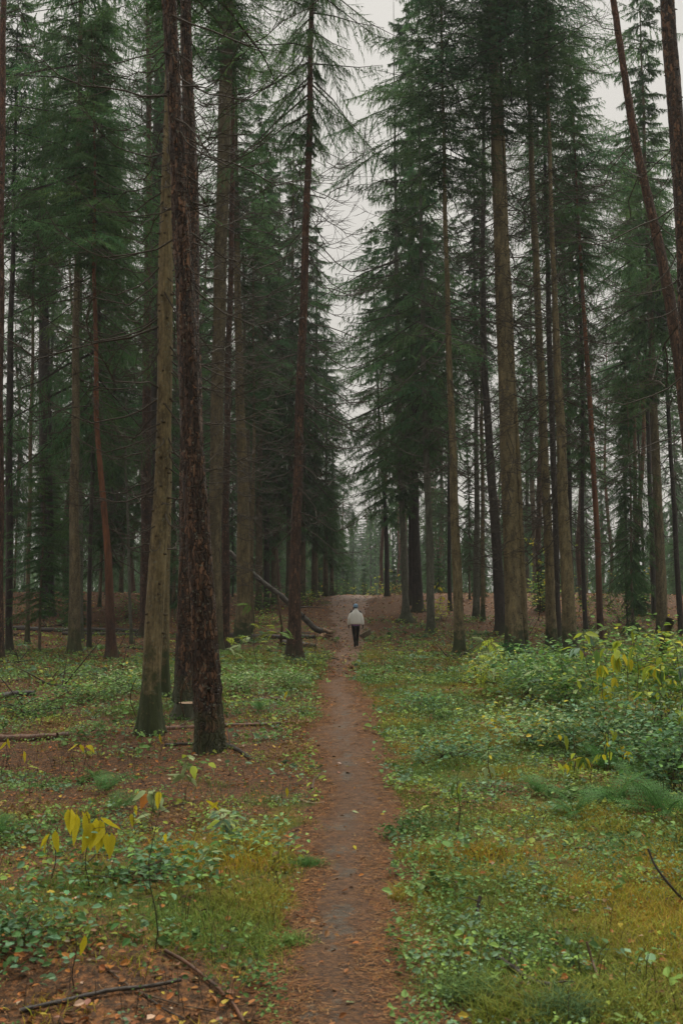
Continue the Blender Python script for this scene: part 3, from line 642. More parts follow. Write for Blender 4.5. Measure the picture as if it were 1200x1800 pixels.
def scatter_trees(side, n, ymin, ymax, label, group, pine_share, low, xin=3.0):
    c = 0; tries = 0
    while c < n and tries < 6000:
        tries += 1
        y = ymin + (ymax - ymin) * rng.random() ** 0.9
        xm = 0.37 * y + 3; x = side * (xin + (y > 62) * 1.5 + (xm - xin) * rng.random()) + pc(y)
        if not free(x, y, 2.3 if y < 70 else 3.0): continue
        spots.append((x, y)); c += 1
        if rng.random() < pine_share:
            th = rng.uniform(0.7, 1.15); lab = ('slender' if th < .92 else 'stout') + (' faint far' if y > 95 else ' far' if y > 75 else '') + ' pine with pinkish orange stem ' + ('past the fallen trunk' if side < 0 else 'beyond the leafy shrubs')
            far_tree(x, y, 'pine', rng.uniform(21, 27), 0, rng.uniform(0.9, 1.2), th, lab, lab.replace('pine', 'pines'), 'pine_tree')
        else:
            k = ['spruce', 'dark', 'warm'][rng.integers(3)]; H = rng.uniform(17, 27); cz_ = rng.uniform(*low); th = rng.uniform(0.4, 1.1)
            lab = ('thin ' if th < .62 else 'thick ' if th > .9 else '') + {'spruce': 'grey-brown', 'dark': 'blackish', 'warm': 'olive-brown'}[k] + (' far-off' if y > 75 else '') + ' spruce with ' + ('low' if cz_ < 4 else 'mid-height' if cz_ < 7.5 else 'high') + ' boughs, ' + ('past the fallen trunk' if side < 0 else 'beyond the leafy shrubs')
            far_tree(x, y, k, H, cz_, rng.uniform(0.6, 1.0), th, lab, lab.replace('spruce', 'spruces'))
scatter_trees(-1, 40, 30, 75, 'dark spruce standing deep in the stand past the fallen trunk', GL, 0.16, (3, 10))
scatter_trees(-1, 26, 75, 125, 'dark spruce standing deep in the stand past the fallen trunk', GL, 0.3, (0.8, 5))
scatter_trees(1, 14, 36, 75, 'dark spruce standing deep in the stand beyond the leafy shrubs', GRT, 0.5, (5, 12), 4.2)
scatter_trees(1, 34, 75, 125, 'dark spruce standing deep in the stand beyond the leafy shrubs', GRT, 0.7, (1, 7), 5)
def small_trees(side, n, ymin, ymax, label, group):
    c = 0; t_ = 0
    while c < n and t_ < 3000:
        t_ += 1; y = rng.uniform(ymin, ymax); x = side * rng.uniform(4.0, 0.36 * y + 2) + pc(y)
        if not free(x, y, 1.7): continue
        spots.append((x, y)); c += 1; h = rng.uniform(5, 12)
        far_tree(x, y, ['spruce', 'dark'][rng.integers(2)], h, rng.uniform(0.3, 1.6), rng.uniform(0.35, 0.6), rng.uniform(0.25, 0.4), label, group, 'young_spruce')
small_trees(-1, 18, 27, 95, 'half-grown spruce with green boughs near the ground past the fallen trunk', 'half-grown spruces past the fallen trunk')
small_trees(1, 12, 30, 95, 'half-grown spruce with green boughs near the ground beyond the leafy shrubs', 'half-grown spruces beyond the leafy shrubs')
def far_woods():
    r = np.random.default_rng(77); mb = MB(); Vs = []; Cs = []
    for i in range(520):
        y = r.uniform(118, 250); x = r.uniform(-0.42 * y - 12, 0.42 * y + 12)
        if i < 90: x = r.uniform(-14, 20); y = r.uniform(135, 235)
        elif abs(x - 2) < 7 and y < 215: continue
        if abs(x - 1.5) < 2.2 and y < 165: continue
        z0 = gz(x, y); h = r.uniform(6, 15) + (4 if i < 90 else 0); rb = r.uniform(1.4, 2.6); n = 420; t = r.random(n) ** 0.8; a = r.random(n) * 6.283
        rr = rb * (1.05 - t) * (0.35 + 0.65 * r.random(n) ** 0.5); b = np.stack([x + rr * np.cos(a), y + rr * np.sin(a), z0 + 0.3 + h * t], 1)
        d = np.stack([np.cos(a) * 0.6, np.sin(a) * 0.6, -0.8 + 0 * a], 1) + r.normal(0, 0.3, (n, 3)); wv = np.stack([-np.sin(a), np.cos(a), 0 * a], 1) * r.uniform(0.06, 0.16, (n, 1))
        Vs.append(np.stack([b - wv, b + wv, b + d * r.uniform(0.4, 1.0, (n, 1))], 1).reshape(-1, 3)); br = r.uniform(0.6, 1.3)
        Cs.append(np.repeat(r.uniform(0.7, 1.2, (n, 1)) * C_([br, br, br]), 3, 0)); add_tube(mb, C_([[x, y, z0 - .3], [x, y, z0 + h * 0.5], [x, y, z0 + h]]), [0.16, 0.1, 0.02], 4, (1, 1, 1), 1, False)
    V = np.concatenate(Vs); mb.add(V, np.arange(len(V)).reshape(-1, 3), np.concatenate(Cs), 0)
    tag(mb.build('far_woods', [M_NEEDLE, B_DARK], smooth=False), 'far-off woods reading as one misty green mass behind all the trees', None, None, 'stuff')
C_ = np.array
far_woods()
for i in range(30):
    y = rng.uniform(150, 215); x = rng.uniform(-11, 14)
    if not free(x, y, 2.2): continue
    spots.append((x, y))
    if rng.random() < 0.6: far_tree(x, y, 'pine', rng.uniform(20, 24), 0, 1.1, rng.uniform(0.8, 1.2), 'faint pine stem in the haze at the end of the path', GF, 'pine_tree')
    else: far_tree(x, y, 'spruce', rng.uniform(15, 22), rng.uniform(1, 5), 1.1, 1, 'faint spruce in the haze at the end of the path', GF)
def young_spruce(px, py, h, label, group=None):
    b = hit(px, py) if py is not None else None
    return b
for i in range(18):
    y = rng.uniform(78, 135); x = rng.uniform(3.2, 11) if i < 13 else rng.uniform(-9, -4)
    if free(x, y, 1.3):
        spots.append((x, y)); far_tree(x, y, 'pine', rng.uniform(20, 25), 0, 0.9, rng.uniform(0.5, 0.9), 'straight pale pine pole crowding the bend past the brow of the path', 'pine poles past the brow of the path', 'pine_tree')
k = 0
for (x, y, h) in [(0.4, 80, 2.6), (1.9, 86, 3.0), (0.6, 96, 4.5), (2.6, 112, 6), (-0.4, 84, 3.2), (-2.9, 66, 3.4), (-1.6, 72, 3.0), (3.2, 72, 2.0), (4.8, 92, 5), (6.2, 104, 6),(-3.2, 74, 5.5), (-2.0, 82, 6.0), (-0.9, 92, 7), (0.2, 104, 8), (-4.6, 68, 5), (-6, 71, 6), (3.8, 84, 4.0), (-1.8, 98, 8.5), (-7.5, 60, 4), (1.2, 120, 7), (-9, 52, 4.5), (10, 50, 3.0), (8, 58, 3.4), (14, 47, 3.6), (6.4, 66, 3.2), (-12, 45, 3.5), (12.5, 60, 4.2)]:
    root = thing('young_spruce', (x, y, gz(x, y) - 0.1), ('soft green young spruce at the misty bend past the brow of the path' if k < 20 else 'low bushy young spruce among the deeper trunks'), 'young spruce', ('young spruces at the misty bend' if k < 20 else 'young spruces among the trunks'), rng.random() * 6)
    put('crown', YOUNG[k % 2], root, (0, 0, 0.1), None, (h / 6, h / 6, h / 6))['kind'] = 'stuff'
    mb = MB(); add_tube(mb, [[0, 0, -0.2], [0, 0, h * 0.5], [0.02, 0, h * 0.97]], [0.06, 0.04, 0.008], 6); mb.build('trunk', B_DARK, root)
    k += 1
# ------------------------------------------------------------------ ground cover that nobody could count
C = np.array
M_GRASS = leaf_mat('grass_blade', (1, 1, 1), 0.3, 0.6, 0.0, 0.2)
M_COVER = leaf_mat('small_leaf', (1, 1, 1), 0.25, 0.5, 0.0, 0.35)
M_LITTER = leaf_mat('fallen_leaf', (1, 1, 1), 0.1, 0.55, 0.0, 0.35)
M_NLIT = leaf_mat('fallen_needle', (1, 1, 1), 0.0, 0.6, 0.0, 0.2)
def spread(n, y0, y1, pad=1.4, power=1.0, seed=0):
    r = np.random.default_rng(seed); u = r.random(n) ** power
    y = y0 * (y1 / y0) ** u; x = (r.random(n) * 2 - 1) * (0.36 * y + pad)
    return x, y, r
def pick(r, n, cols, ws, jit=0.2):
    ws = C(ws, float) / sum(ws); i = r.choice(len(cols), n, p=ws); c = C(cols)[i]
    return c * r.uniform(1 - jit, 1 + jit, (n, 1)) * (1 + r.normal(0, 0.06, (n, 3)))
def lod(y): return np.maximum(1, y / 8.0) ** 0.75
def grass():
    x, y, r = spread(520000, 2.6, 34, seed=1)
    clump = vn(x / 0.22, y / 0.22, 61) + vn(x / 0.7, y / 0.7, 62)
    m = moss_amt(x, y)
    keep = (r.random(len(x)) < np.clip(m * 1.25 - 0.25 + clump * 0.7, 0, 1)) & (pdist(x, y) > -0.03 + 0.2 * vn(x / 0.2, y / 0.2, 65))
    x, y = x[keep], y[keep]; n = len(x); z = g(x, y); L = lod(y)
    h = r.uniform(0.020, 0.055, n) * (1 + 1.3 * np.clip(vn(x / 0.5, y / 0.5, 63) * 2, 0, 1)) * L ** 0.7
    w_ = r.uniform(0.0011, 0.0026, n) * L * 1.15
    a = r.random(n) * 6.283; lean = r.uniform(0.3, 1.8, n) * h; ca, sa = np.cos(a), np.sin(a)
    yel = np.clip(0.54 + 1.6 * vn(x / 0.8, y / 0.8, 64) + 0.35 * blob(x, y, 1.5, 5.6, 1.2, 0.9) + 0.5 * blob(x, y, -0.6, 7, .6, .8) - 0.35 * (y > 8), 0, 1)[:, None]
    col = pick(r, n, [(.13, .20, .035), (.08, .15, .035), (.17, .23, .04)], [3, 3, 2]) * (1 - yel) + yel * pick(r, n, [(.38, .29, .03), (.28, .28, .03), (.36, .20, .03)], [3, 3, 2])
    pdir = np.stack([-sa, ca, 0 * a], 1) * w_[:, None]; b = np.stack([x, y, z - 0.01], 1)
    mid = b + np.stack([ca * lean * 0.3, sa * lean * 0.3, h * 0.62], 1); tip = b + np.stack([ca * lean, sa * lean, h * 0.95], 1)
    V = np.stack([b - pdir, b + pdir, mid + pdir * 0.8, mid - pdir * 0.8, tip], 1).reshape(-1, 3)
    k = np.arange(n)[:, None] * 5
    mb = MB(); mb.add(V, k + C([[0, 1, 2, 3]]), np.repeat(col, 5, 0)); mb.f3.append(k + C([[3, 2, 4]])); mb.m3.append(np.zeros(n, np.int32))
    tag(mb.build('grass', M_GRASS, smooth=False), 'short green and straw-yellow grass and moss beside the path', None, None, 'stuff')
def leaf_quads(mb, x, y, z, size, col, r, flat=0.5, asp=0.6):
    n = len(x); a = r.random(n) * 6.283
    t = np.stack([np.cos(a), np.sin(a), r.normal(-0.1, flat * 0.6, n)], 1); t /= np.linalg.norm(t, axis=1, keepdims=True)
    nrm = np.stack([r.normal(0, flat, n), r.normal(0, flat, n), np.ones(n)], 1); s_ = np.cross(nrm, t); s_ /= np.linalg.norm(s_, axis=1, keepdims=True)
    up = np.cross(t, s_); up *= np.sign(up[:, 2:3] + 1e-6)
    b = np.stack([x, y, z], 1); sz = size[:, None]
    V = np.stack([b, b + t * sz * 0.35 + s_ * sz * asp * 0.5 + up * sz * 0.12, b + t * sz * 0.75 + s_ * sz * asp * 0.36 + up * sz * 0.09, b + t * sz, b + t * sz * 0.75 - s_ * sz * asp * 0.36 + up * sz * 0.09, b + t * sz * 0.35 - s_ * sz * asp * 0.5 + up * sz * 0.12], 1).reshape(-1, 3)
    k = np.arange(n)[:, None] * 6
    c6 = np.repeat(col, 6, 0)
    mb.add(V, np.vstack([k + C([[0, 1, 2, 3]]), k + C([[0, 3, 4, 5]])]), c6)
def cover():
    """low plants: each a rosette of a few leaves of one colour"""
    x, y, r = spread(64000, 2.6, 46, seed=2)
    right = x > pc(y); d = pdist(x, y)
    dens = np.where(right, 0.70 + 0.35 * (y > 7) - 0.6 * blob(x, y, 1.5, 5.2, 1.7, 1.3), 0.56 - 0.4 * blob(x, y, -0.5, 6, .7, 2.2)) - 0.7 * blob(x, y, 4.5, 23, 4.5, 5.5)
    dens = dens + vn(x / 0.8, y / 0.8, 71) * 1.9 + vn(x / 0.25, y / 0.25, 72) * 0.9 - 0.35 * ss((y - 30) / 8) - 0.4 * blob(x, y, -1.4, 11.0, 1.4, 2.4)
    dens = np.where((x < 0) & (y > 13) & (y < 30), dens + 0.3, dens) - 0.35 * (y < 5.6) - 0.15 * (y < 9) * (x < 0) - 0.3 * blob(x, y, -.9, 7.2, .9, 1)
    keep = (r.random(len(x)) < np.clip(dens, 0.03, 1)) & (d > np.where(right, -0.05, 0.08) + 0.22 * vn(x / 0.3, y / 0.3, 73)); x, y = x[keep], y[keep]; n = len(x); right = x > pc(y)
    L = lod(y); kind = np.clip(0.5 + vn(x / 0.6, y / 0.6, 75) * 1.1 + r.normal(0, .12, n), 0, .999)
    pal = C([(.055, .11, .03), (.10, .19, .05), (.15, .25, .07), (.13, .22, .12), (.17, .27, .06), (.24, .29, .05), (.18, .11, .04)]) * 1.12
    pc_ = pal[(kind * 7).astype(int)] * r.uniform(.75, 1.3, (n, 1))
    hh = np.clip(0.03 + (vn(x / 0.9, y / 0.9, 74) + 0.5) * (0.09 + 0.06 * right), 0.015, .2); sz = r.uniform(.010, .024, n) * (1 + 1.3 * (r.random(n) < .12)) * (0.75 + 0.8 * np.clip(vn(x / 0.5, y / 0.5, 79) + .5, 0, 1)) * L; m = 6
    X = np.repeat(x, m) + r.normal(0, 1, n * m) * np.repeat(sz, m) * 1.25; Y = np.repeat(y, m) + r.normal(0, 1, n * m) * np.repeat(sz, m) * 1.25
    Z = g(X, Y) + np.repeat(hh * L ** .5, m) * r.random(n * m) ** .7
    mb = MB(); leaf_quads(mb, X, Y, Z, np.repeat(sz, m) * r.uniform(.6, 1.2, n * m), np.repeat(pc_, m, 0) * r.uniform(.7, 1.3, (n * m, 1)), r, 0.6, 0.7)
    tag(mb.build('undergrowth', M_COVER, smooth=False), 'low green leafy ground cover between the trees', None, None, 'stuff')
def litter():
    mb = MB()
    x, y, r = spread(150000, 2.2, 16, seed=3); d = pdist(x, y)
    dens = 0.75 - 0.6 * moss_amt(x, y) + 0.0 * x
    dens = np.where(d < 0, np.clip((np.abs(x + 0.10 - pc(y)) / pw(y) - 0.20) * 2.2 + vn(x / .15, y / .3, 77), 0.04, 1), dens)
    keep = r.random(len(x)) < dens; x, y = x[keep], y[keep]; n = len(x)
    a = r.normal(0, 1.0, n); L = lod(y) * np.maximum(1, y / 4) ** 0.3; ln = r.uniform(0.015, 0.05, n) * L; wd = r.uniform(0.0010, 0.0022, n) * L
    zz = np.maximum(g(x, y), np.where(pdist(x, y) < 0.3, path_z(x, y), -9)) + 0.004 + r.random(n) * 0.006
    b = np.stack([x, y, zz], 1); t = np.stack([np.cos(a), np.sin(a), r.normal(0, .12, n)], 1) * ln[:, None]; s_ = np.stack([-np.sin(a), np.cos(a), 0 * a], 1) * wd[:, None]
    V = np.stack([b - s_, b + s_, b + t], 1).reshape(-1, 3)
    col = pick(r, n, [(.26, .12, .045), (.17, .075, .03), (.33, .19, .09), (.04, .025, .016)], [5, 4, 2, 4])
    mb.add(V, np.arange(3 * n).reshape(-1, 3), np.repeat(col, 3, 0))
    r = np.random.default_rng(33); n = 60000; y = 2.4 * (26 / 2.4) ** r.random(n); q = r.uniform(-1.5, 1.5, n); x = pc(y) + q * pw(y)
    keep = r.random(n) < np.clip((np.abs(q + 0.28) - 0.15) * 1.6 + vn(x / .12, y / .3, 78) * 1.2, 0.05, 1); x, y = x[keep], y[keep]; n = len(x)
    L = lod(y) * np.maximum(1, y / 4) ** 0.4; a = r.normal(0, .9, n); ln = r.uniform(.02, .055, n) * L; wd = r.uniform(.0010, .0022, n) * L
    b = np.stack([x, y, np.maximum(path_z(x, y), g(x, y)) + .003 + r.random(n) * .006], 1); t = np.stack([np.cos(a), np.sin(a), r.normal(0, .1, n)], 1) * ln[:, None]; s_ = np.stack([-np.sin(a), np.cos(a), 0 * a], 1) * wd[:, None]
    mb.add(np.stack([b - s_, b + s_, b + t], 1).reshape(-1, 3), np.arange(3 * n).reshape(-1, 3), np.repeat(pick(r, n, [(.28, .13, .045), (.17, .075, .03), (.36, .21, .10), (.035, .022, .014)], [5, 4, 2, 4]), 3, 0))
    tag(mb.build('needle_litter', M_NLIT, smooth=False), 'rusty fallen needles strewn over path and soil', None, None, 'stuff')
    mb = MB(); x, y, r = spread(34000, 2.6, 62, seed=4); keep = (r.random(len(x)) < np.where(pdist(x, y) < 0.1, 0.08, 0.85 - 0.75 * moss_amt(x, y))) ; x, y = x[keep], y[keep]; n = len(x)
    z = np.maximum(g(x, y), np.where(pdist(x, y) < 0.4, path_z(x, y), -9)) + 0.006 + r.random(n) * 0.02 * (pdist(x, y) > 0.2)
    size = r.uniform(0.018, 0.05, n) * lod(y) ** 0.8
    col = pick(r, n, [(.36, .15, .04), (.24, .10, .035), (.44, .33, .05), (.42, .31, .22), (.08, .045, .025), (.30, .17, .11)], [5, 5, 1.2, .7, 4, 1.0])
    leaf_quads(mb, x, y, z, size, col, r, 0.5, 0.6)
    x, y, r = spread(30000, 22, 66, pad=0.5, seed=44); keep = r.random(len(x)) < np.clip(0.75 + vn(x / 2, y / 3, 88) * 1.2 - 0.5 * moss_amt(x, y), .1, 1); x, y = x[keep], y[keep]; n = len(x)
    z = np.maximum(g(x, y), np.where(pdist(x, y) < 0.4, path_z(x, y), -9)) + 0.01 + r.random(n) * 0.03
    leaf_quads(mb, x, y, z, r.uniform(0.04, 0.09, n) * (y / 30) ** .8, pick(r, n, [(.34, .15, .05), (.22, .09, .035), (.44, .27, .13), (.40, .34, .10), (.07, .04, .025), (.14, .20, .05)], [5, 5, 2, 1, 4, 1.5]), r, 0.5, 0.7)
    tag(mb.build('leaf_litter', M_LITTER, smooth=False), 'fallen brown, buff and yellow leaves on the forest floor', None, None, 'stuff')
def brush():
    mb = MB(); x, y, r = spread(12000, 3.2, 44, pad=1.0, seed=5)
    dens = 0.35 + vn(x / 1.5, y / 1.5, 81) * 1.2 + 0.5 * blob(x, y, -4, 17, 3, 5) + 0.9 * blob(x, y, 4.5, 21, 4, 6) + 0.5 * blob(x, y, 1.5, 17, 1.0, 3)
    keep = (r.random(len(x)) < dens) & (pdist(x, y) > 0.12); x, y = x[keep], y[keep]
    for i in range(len(x)):
        h = r.uniform(0.07, 0.30) * (1.0 if y[i] > 9 else 0.6); a = r.random() * 6.28; l = r.uniform(0.05, 0.6) * h; b = C([x[i], y[i], gz(x[i], y[i]) - 0.02])
        if r.random() < 0.25: l = h * 2.5; h *= 0.25
        P = C([b, b + C([math.cos(a) * l * 0.35, math.sin(a) * l * 0.35, h * 0.6]), b + C([math.cos(a) * l, math.sin(a) * l, h])])
        k = lod(y[i]); sh = r.uniform(0.5, 1.6)
        add_tube(mb, P, C([0.0022, 0.0016, 0.0008]) * k ** 0.9, 3, (sh, sh * .95, sh * .85), 0, False)
    tag(mb.build('dry_stalks', M_TWIG, smooth=False), 'thin dry brown stalks and twigs poking out of the undergrowth', None, None, 'stuff')
grass(); cover(); litter(); brush()

# ------------------------------------------------------------------ leaves, ferns, saplings, shrubs
LG = leaf_mat('green_leaf', (.14, .25, .06), 0.35, 0.45, 0.3, 0.35)
LY = leaf_mat('yellow_leaf', (.60, .52, .03), 0.4, 0.45, 0.2, 0.3, 0.8)
LYG = leaf_mat('yellow_green_leaf', (.36, .44, .05), 0.4, 0.45, 0.25, 0.3)
LP = leaf_mat('pale_green_leaf', (.33, .42, .20), 0.35, 0.5, 0.2, 0.35)
LB = leaf_mat('blue_green_leaf', (.14, .24, .15), 0.3, 0.45, 0.25, 0.35)
LO = leaf_mat('orange_leaf', (.42, .16, .03), 0.3, 0.5, 0.2, 0.3)
LF = leaf_mat('fern_green', (.085, .20, .055), 0.3, 0.5, 0.2, 0.25)
def leaf_mesh(mat, asp=0.5, droop=0.3, seed=0, curl=0.15):
    """unit-length leaf along +x with stalk, folded on its midrib"""
    r = np.random.default_rng(seed); n = 7; s = np.linspace(0, 1, n); wd = asp * 0.5 * np.sin(np.pi * s ** 0.8) ** 0.85 * (1 - 0.25 * s); wd[0] = 0.004; wd[-1] = 0.0
    wd[1:-1] *= r.uniform(0.9, 1.1, n - 2); z = -droop * s ** 2 + 0.02 * np.sin(s * 7 + seed); y0 = 0.05 * np.sin(s * 3 + seed)
    V = []
    for i in range(n): V += [[s[i] + .12, y0[i] - wd[i], z[i] + curl * wd[i]], [s[i] + .12, y0[i], z[i]], [s[i] + .12, y0[i] + wd[i], z[i] + curl * wd[i]]]
    Fq = []
    for i in range(n - 1):
        for j in range(2): a = i * 3 + j; Fq.append([a, a + 1, a + 4, a + 3])
    sh = C([[q, q, q] for i in range(n) for q in (1.0, 0.86, 1.0)])
    mb = MB(); mb.add(V, Fq, sh); add_tube(mb, C([[0, 0, 0.0], [.06, 0, .01], [.13, 0, 0]]), .008, 3, (.8, .7, .4), 0, False)
    return mb.mesh('leaf', mat)
LM = {}
for nm, mt in (('g', LG), ('y', LY), ('yg', LYG), ('p', LP), ('b', LB), ('o', LO)):
    LM[nm] = [leaf_mesh(mt, a, dr, i) for i, (a, dr) in enumerate([(0.50, 0.25), (0.42, 0.1), (0.55, 0.4)] if nm != 'y' else [(0.40, 0.2), (0.34, 0.1), (0.42, 0.3)])]
def rowan_mesh(mat, seed=0):
    mb = MB(); r = np.random.default_rng(seed); base = leaf_mesh(mat, 0.36, 0.15, seed)
    co = np.zeros(len(base.vertices) * 3); base.vertices.foreach_get('co', co); co = co.reshape(-1, 3)
    fq = C([list(p.vertices) for p in base.polygons if len(p.vertices) == 4])
    P = C([[s, 0, .10 * math.sin(s * 2.6) - .18 * s * s] for s in np.linspace(0, 1, 6)]); add_tube(mb, P, .012, 3, (.8, .7, .5), 0, False)
    for i in range(6):
        s = .22 + .13 * i; p = C([s, 0, .10 * math.sin(s * 2.6) - .18 * s * s])
        for sg in (-1, 1):
            M = np.array(Matrix.Rotation(sg * R(62), 3, 'Z') @ Matrix.Rotation(R(14), 3, 'Y')); q = co * (.36 * (1 - .25 * abs(i - 2.5) / 2.5)); mb.add(q @ M.T + p, fq, C([1, 1, 1]) * r.uniform(.8, 1.2))
    mb.add(co * .32 + P[-1], fq, (1, 1, 1)); return mb.mesh('leaf', mat)
RW = {'p': rowan_mesh(LP, 1), 'yg': rowan_mesh(LYG, 2), 'g': rowan_mesh(LG, 3), 'b': rowan_mesh(LB, 4)}
M_STEM = plain('green_brown_stem', (.085, .06, .03), .7, .2, 60)
M_DSTEM = plain('dark_stem', (.03, .022, .015), .6, .2, 60)
def sapling(name, label, cat, px, py, h, leaves, size, lean=(0, 0), stem=M_STEM, kind='simple', droop=0.5, group=None, twigs=4, top_only=0.35, loc=None, seed=None, thick=.006):
    """upright woody stem with separate leaves. leaves: list of (leaf kind, count)"""
    seed = abs(int(px * 3 + py)) if seed is None else seed; r = np.random.default_rng(seed)
    b = hit(px, py) if loc is None else C([loc[0], loc[1], gz(*loc)])
    root = thing(name, b, label, cat, group)
    s = np.linspace(0, 1, 8)[:, None]; ax = C([lean[0], lean[1], 0.0]); P = C([0, 0, -0.03]) * (1 - s) + C([0, 0, h]) * s + ax * s ** 1.8 + C([.03, .02, 0]) * h * np.sin(s * 8 + seed)
    mb = MB(); add_tube(mb, P, np.linspace(thick, thick * .35, 8), 5, (1, 1, 1)); nodes = [(P[i], .6 + .4 * s[i, 0]) for i in range(8) if s[i, 0] >= top_only]
    for k in range(twigs):
        q = r.uniform(top_only * .8, .9); p = C([np.interp(q, s[:, 0], P[:, j]) for j in range(3)]); a = r.random() * 6.28; l = h * r.uniform(.18, .42)
        e = np.linspace(0, 1, 5)[:, None]; T_ = p + C([math.cos(a), math.sin(a), .55]) * l * e - C([0, 0, .35]) * l * e ** 2
        add_tube(mb, T_, np.linspace(thick * .5, thick * .22, 5), 4, (1, 1, 1)); nodes += [(T_[i], 1) for i in (2, 3, 4, 4)]
    mb.build('stem', stem, root)
    for kd, n in leaves:
        for _ in range(n):
            p, _w = nodes[r.integers(len(nodes))]; az = r.random() * 6.283; tilt = r.normal(droop, .3)
            me = RW[kd] if kind == 'rowan' else LM[kd][r.integers(3)]
            put('leaf', me, root, p + r.normal(0, .006, 3), (r.normal(0, .35), tilt, az), size * r.uniform(.7, 1.2))
    return root
def frond_mesh(seed):
    mb = MB(); r = np.random.default_rng(seed); n = 12
    f = lambda s: C([s * .92, .05 * math.sin(2 * s + seed), .62 * s - .78 * s * s])
    add_tube(mb, C([f(s) for s in np.linspace(0, 1, 9)]), np.linspace(.007, .002, 9), 3, (.7, .6, .4), 0, False)
    for i in range(n):
        s = .14 + .86 * i / n; p = f(s); tdir = f(min(1, s + .03)) - f(s - .03); tdir /= np.linalg.norm(tdir)
        pl = .30 * math.sin(math.pi * min(1, .12 + s * .88)) ** .8 * r.uniform(.9, 1.1)
        for sg in (-1, 1):
            sd_ = C([-tdir[1], tdir[0], 0]) * sg; dv = sd_ * .92 + tdir * .35 + C([0, 0, -.12]); m = 7
            for k in range(m):
                q = p + dv * pl * (k + .3) / m; ll = pl * .19 * (1 - .7 * k / m); wv = dv * pl / m * .36
                for s2 in (-1, 1):
                    e = (tdir * s2 * .95 + dv * .4) * ll; mb.add([q - wv, q + wv, q + e + C([0, 0, -.1 * ll])], [[0, 1, 2]], C([1, 1, 1]) * r.uniform(.7, 1.25))
    return mb.mesh('frond', LF, False)
FR = [frond_mesh(1), frond_mesh(2)]
def fern(label, px, py, size, n=8, group=None, loc=None):
    r = np.random.default_rng(abs(int(px + py * 5))); b = hit(px, py) if loc is None else C([loc[0], loc[1], gz(*loc)]); root = thing('fern', b, label, 'fern', group)
    for i in range(n): put('frond', FR[i % 2], root, (0, 0, 0.0), (r.normal(0, .2), r.uniform(-1.0, -.2), i * 6.283 / n + r.normal(0, .3)), size * r.uniform(.7, 1.1))
    return root
def bush(label, px, py, wd, h, kinds, size, n, name='shrub', cat='shrub', group=None, stem=M_STEM):
    """twiggy shrub; its small leaves are joined, too small to pick apart"""
    r = np.random.default_rng(abs(int(px * 2 + py))); b = hit(px, py); root = thing(name, b, label, cat, group); mb = MB(); tips = []
    for i in range(int(7 + 8 * wd)):
        a = r.random() * 6.28; rr = wd * .5 * r.random() ** .5; hh = h * r.uniform(.55, 1.05); e = np.linspace(0, 1, 6)[:, None]
        st = C([r.normal(0, .06), r.normal(0, .06), -.03]); T_ = st + C([math.cos(a) * rr, math.sin(a) * rr, 0]) * e ** 1.5 + C([0, 0, hh]) * (e ** .8)
        add_tube(mb, T_, np.linspace(.005, .0015, 6), 4, (1, 1, 1)); tips += [T_[2], T_[3], T_[4], T_[5], T_[5]]
    mb.build('stems', stem, root)['kind'] = 'stuff'
    tips = C(tips); n = int(n * 2.2); size = size * 1.35; lb = MB(); c = tips[r.integers(len(tips), size=n)] + r.normal(0, 1, (n, 3)) * C([.13, .13, .07]) * (.5 + wd)
    c[:, 2] = np.maximum(c[:, 2], .02)
    cols, ws = zip(*kinds); col = pick(r, n, cols, ws, .3)
    leaf_quads(lb, c[:, 0], c[:, 1], c[:, 2], size * r.uniform(.6, 1.3, n), col, r, .5, .6)
    lb.build('leaves', M_COVER, root, smooth=False)['kind'] = 'stuff'
    return root
g1, g2, g3, y1, y2, b1, p1 = (.15, .29, .07), (.07, .15, .045), (.22, .36, .12), (.50, .44, .05), (.36, .44, .07), (.13, .25, .13), (.36, .46, .22)
# -- shrub side
bush('big leafy shrub spreading below the thickest pale brown spruce', 925, 1235, 1.3, 0.92, [(g1, 4), (g3, 3), (b1, 3), (y2, 1)], .055, 620)
bush('dense mid-green shrub beside the bright yellow drooping-leaved sapling', 1000, 1262, 1.2, 0.92, [(g1, 4), (g2, 3), (g3, 2), (y2, 1)], .055, 560)
bush('yellowing shrub reaching out of the picture at the edge', 1165, 1280, 1.3, 1.16, [(y2, 4), (g3, 3), (y1, 1), (g1, 3)], .06, 640)
bush('shrub of small blue-green leaves sloping down towards the ferns', 1075, 1335, 1.2, 0.61, [(b1, 5), (g2, 4), (p1, 1)], .045, 620)
bush('low dark green shrub tucked under the yellowing edge shrub', 1180, 1400, .9, 0.61, [(g2, 4), (b1, 4), (g1, 2)], .04, 560)
bush('loose shrub of pale leaves nearest the grassy verge', 930, 1315, .9, 0.46, [(p1, 3), (g3, 3), (y1, 1), (b1, 3)], .045, 400)
bush('glossy dark green low shrub at the foot of the thickest spruce', 898, 1178, .55, 0.61, [((.03, .12, .03), 5), (g1, 1)], .07, 150)
bush('fine-leaved shrub behind the yellow drooping-leaved sapling', 1095, 1190, 1.6, 0.73, [(p1, 2), (g3, 3), (g1, 3)], .06, 380)
bush('pale thin shrub by the mossy dark spruce near the edge', 1180, 1185, 1.4, 0.61, [(p1, 3), (g3, 2), (y2, 1)], .06, 260)
bush('wispy shrub in the brown undergrowth by the scarred spruce foot', 845, 1205, 1.0, 0.49, [(y1, 1), (p1, 2), (y2, 3), (g1, 2)], .05, 220)
bush('small bright tuft-like shrub by the path edge below the walker', 650, 1196, .8, 0.20, [(g1, 4), (g3, 3)], .04, 260)
bush('small low shrub half way along the verge', 760, 1250, .9, 0.27, [(b1, 4), (g3, 2), (g1, 3)], .04, 320)
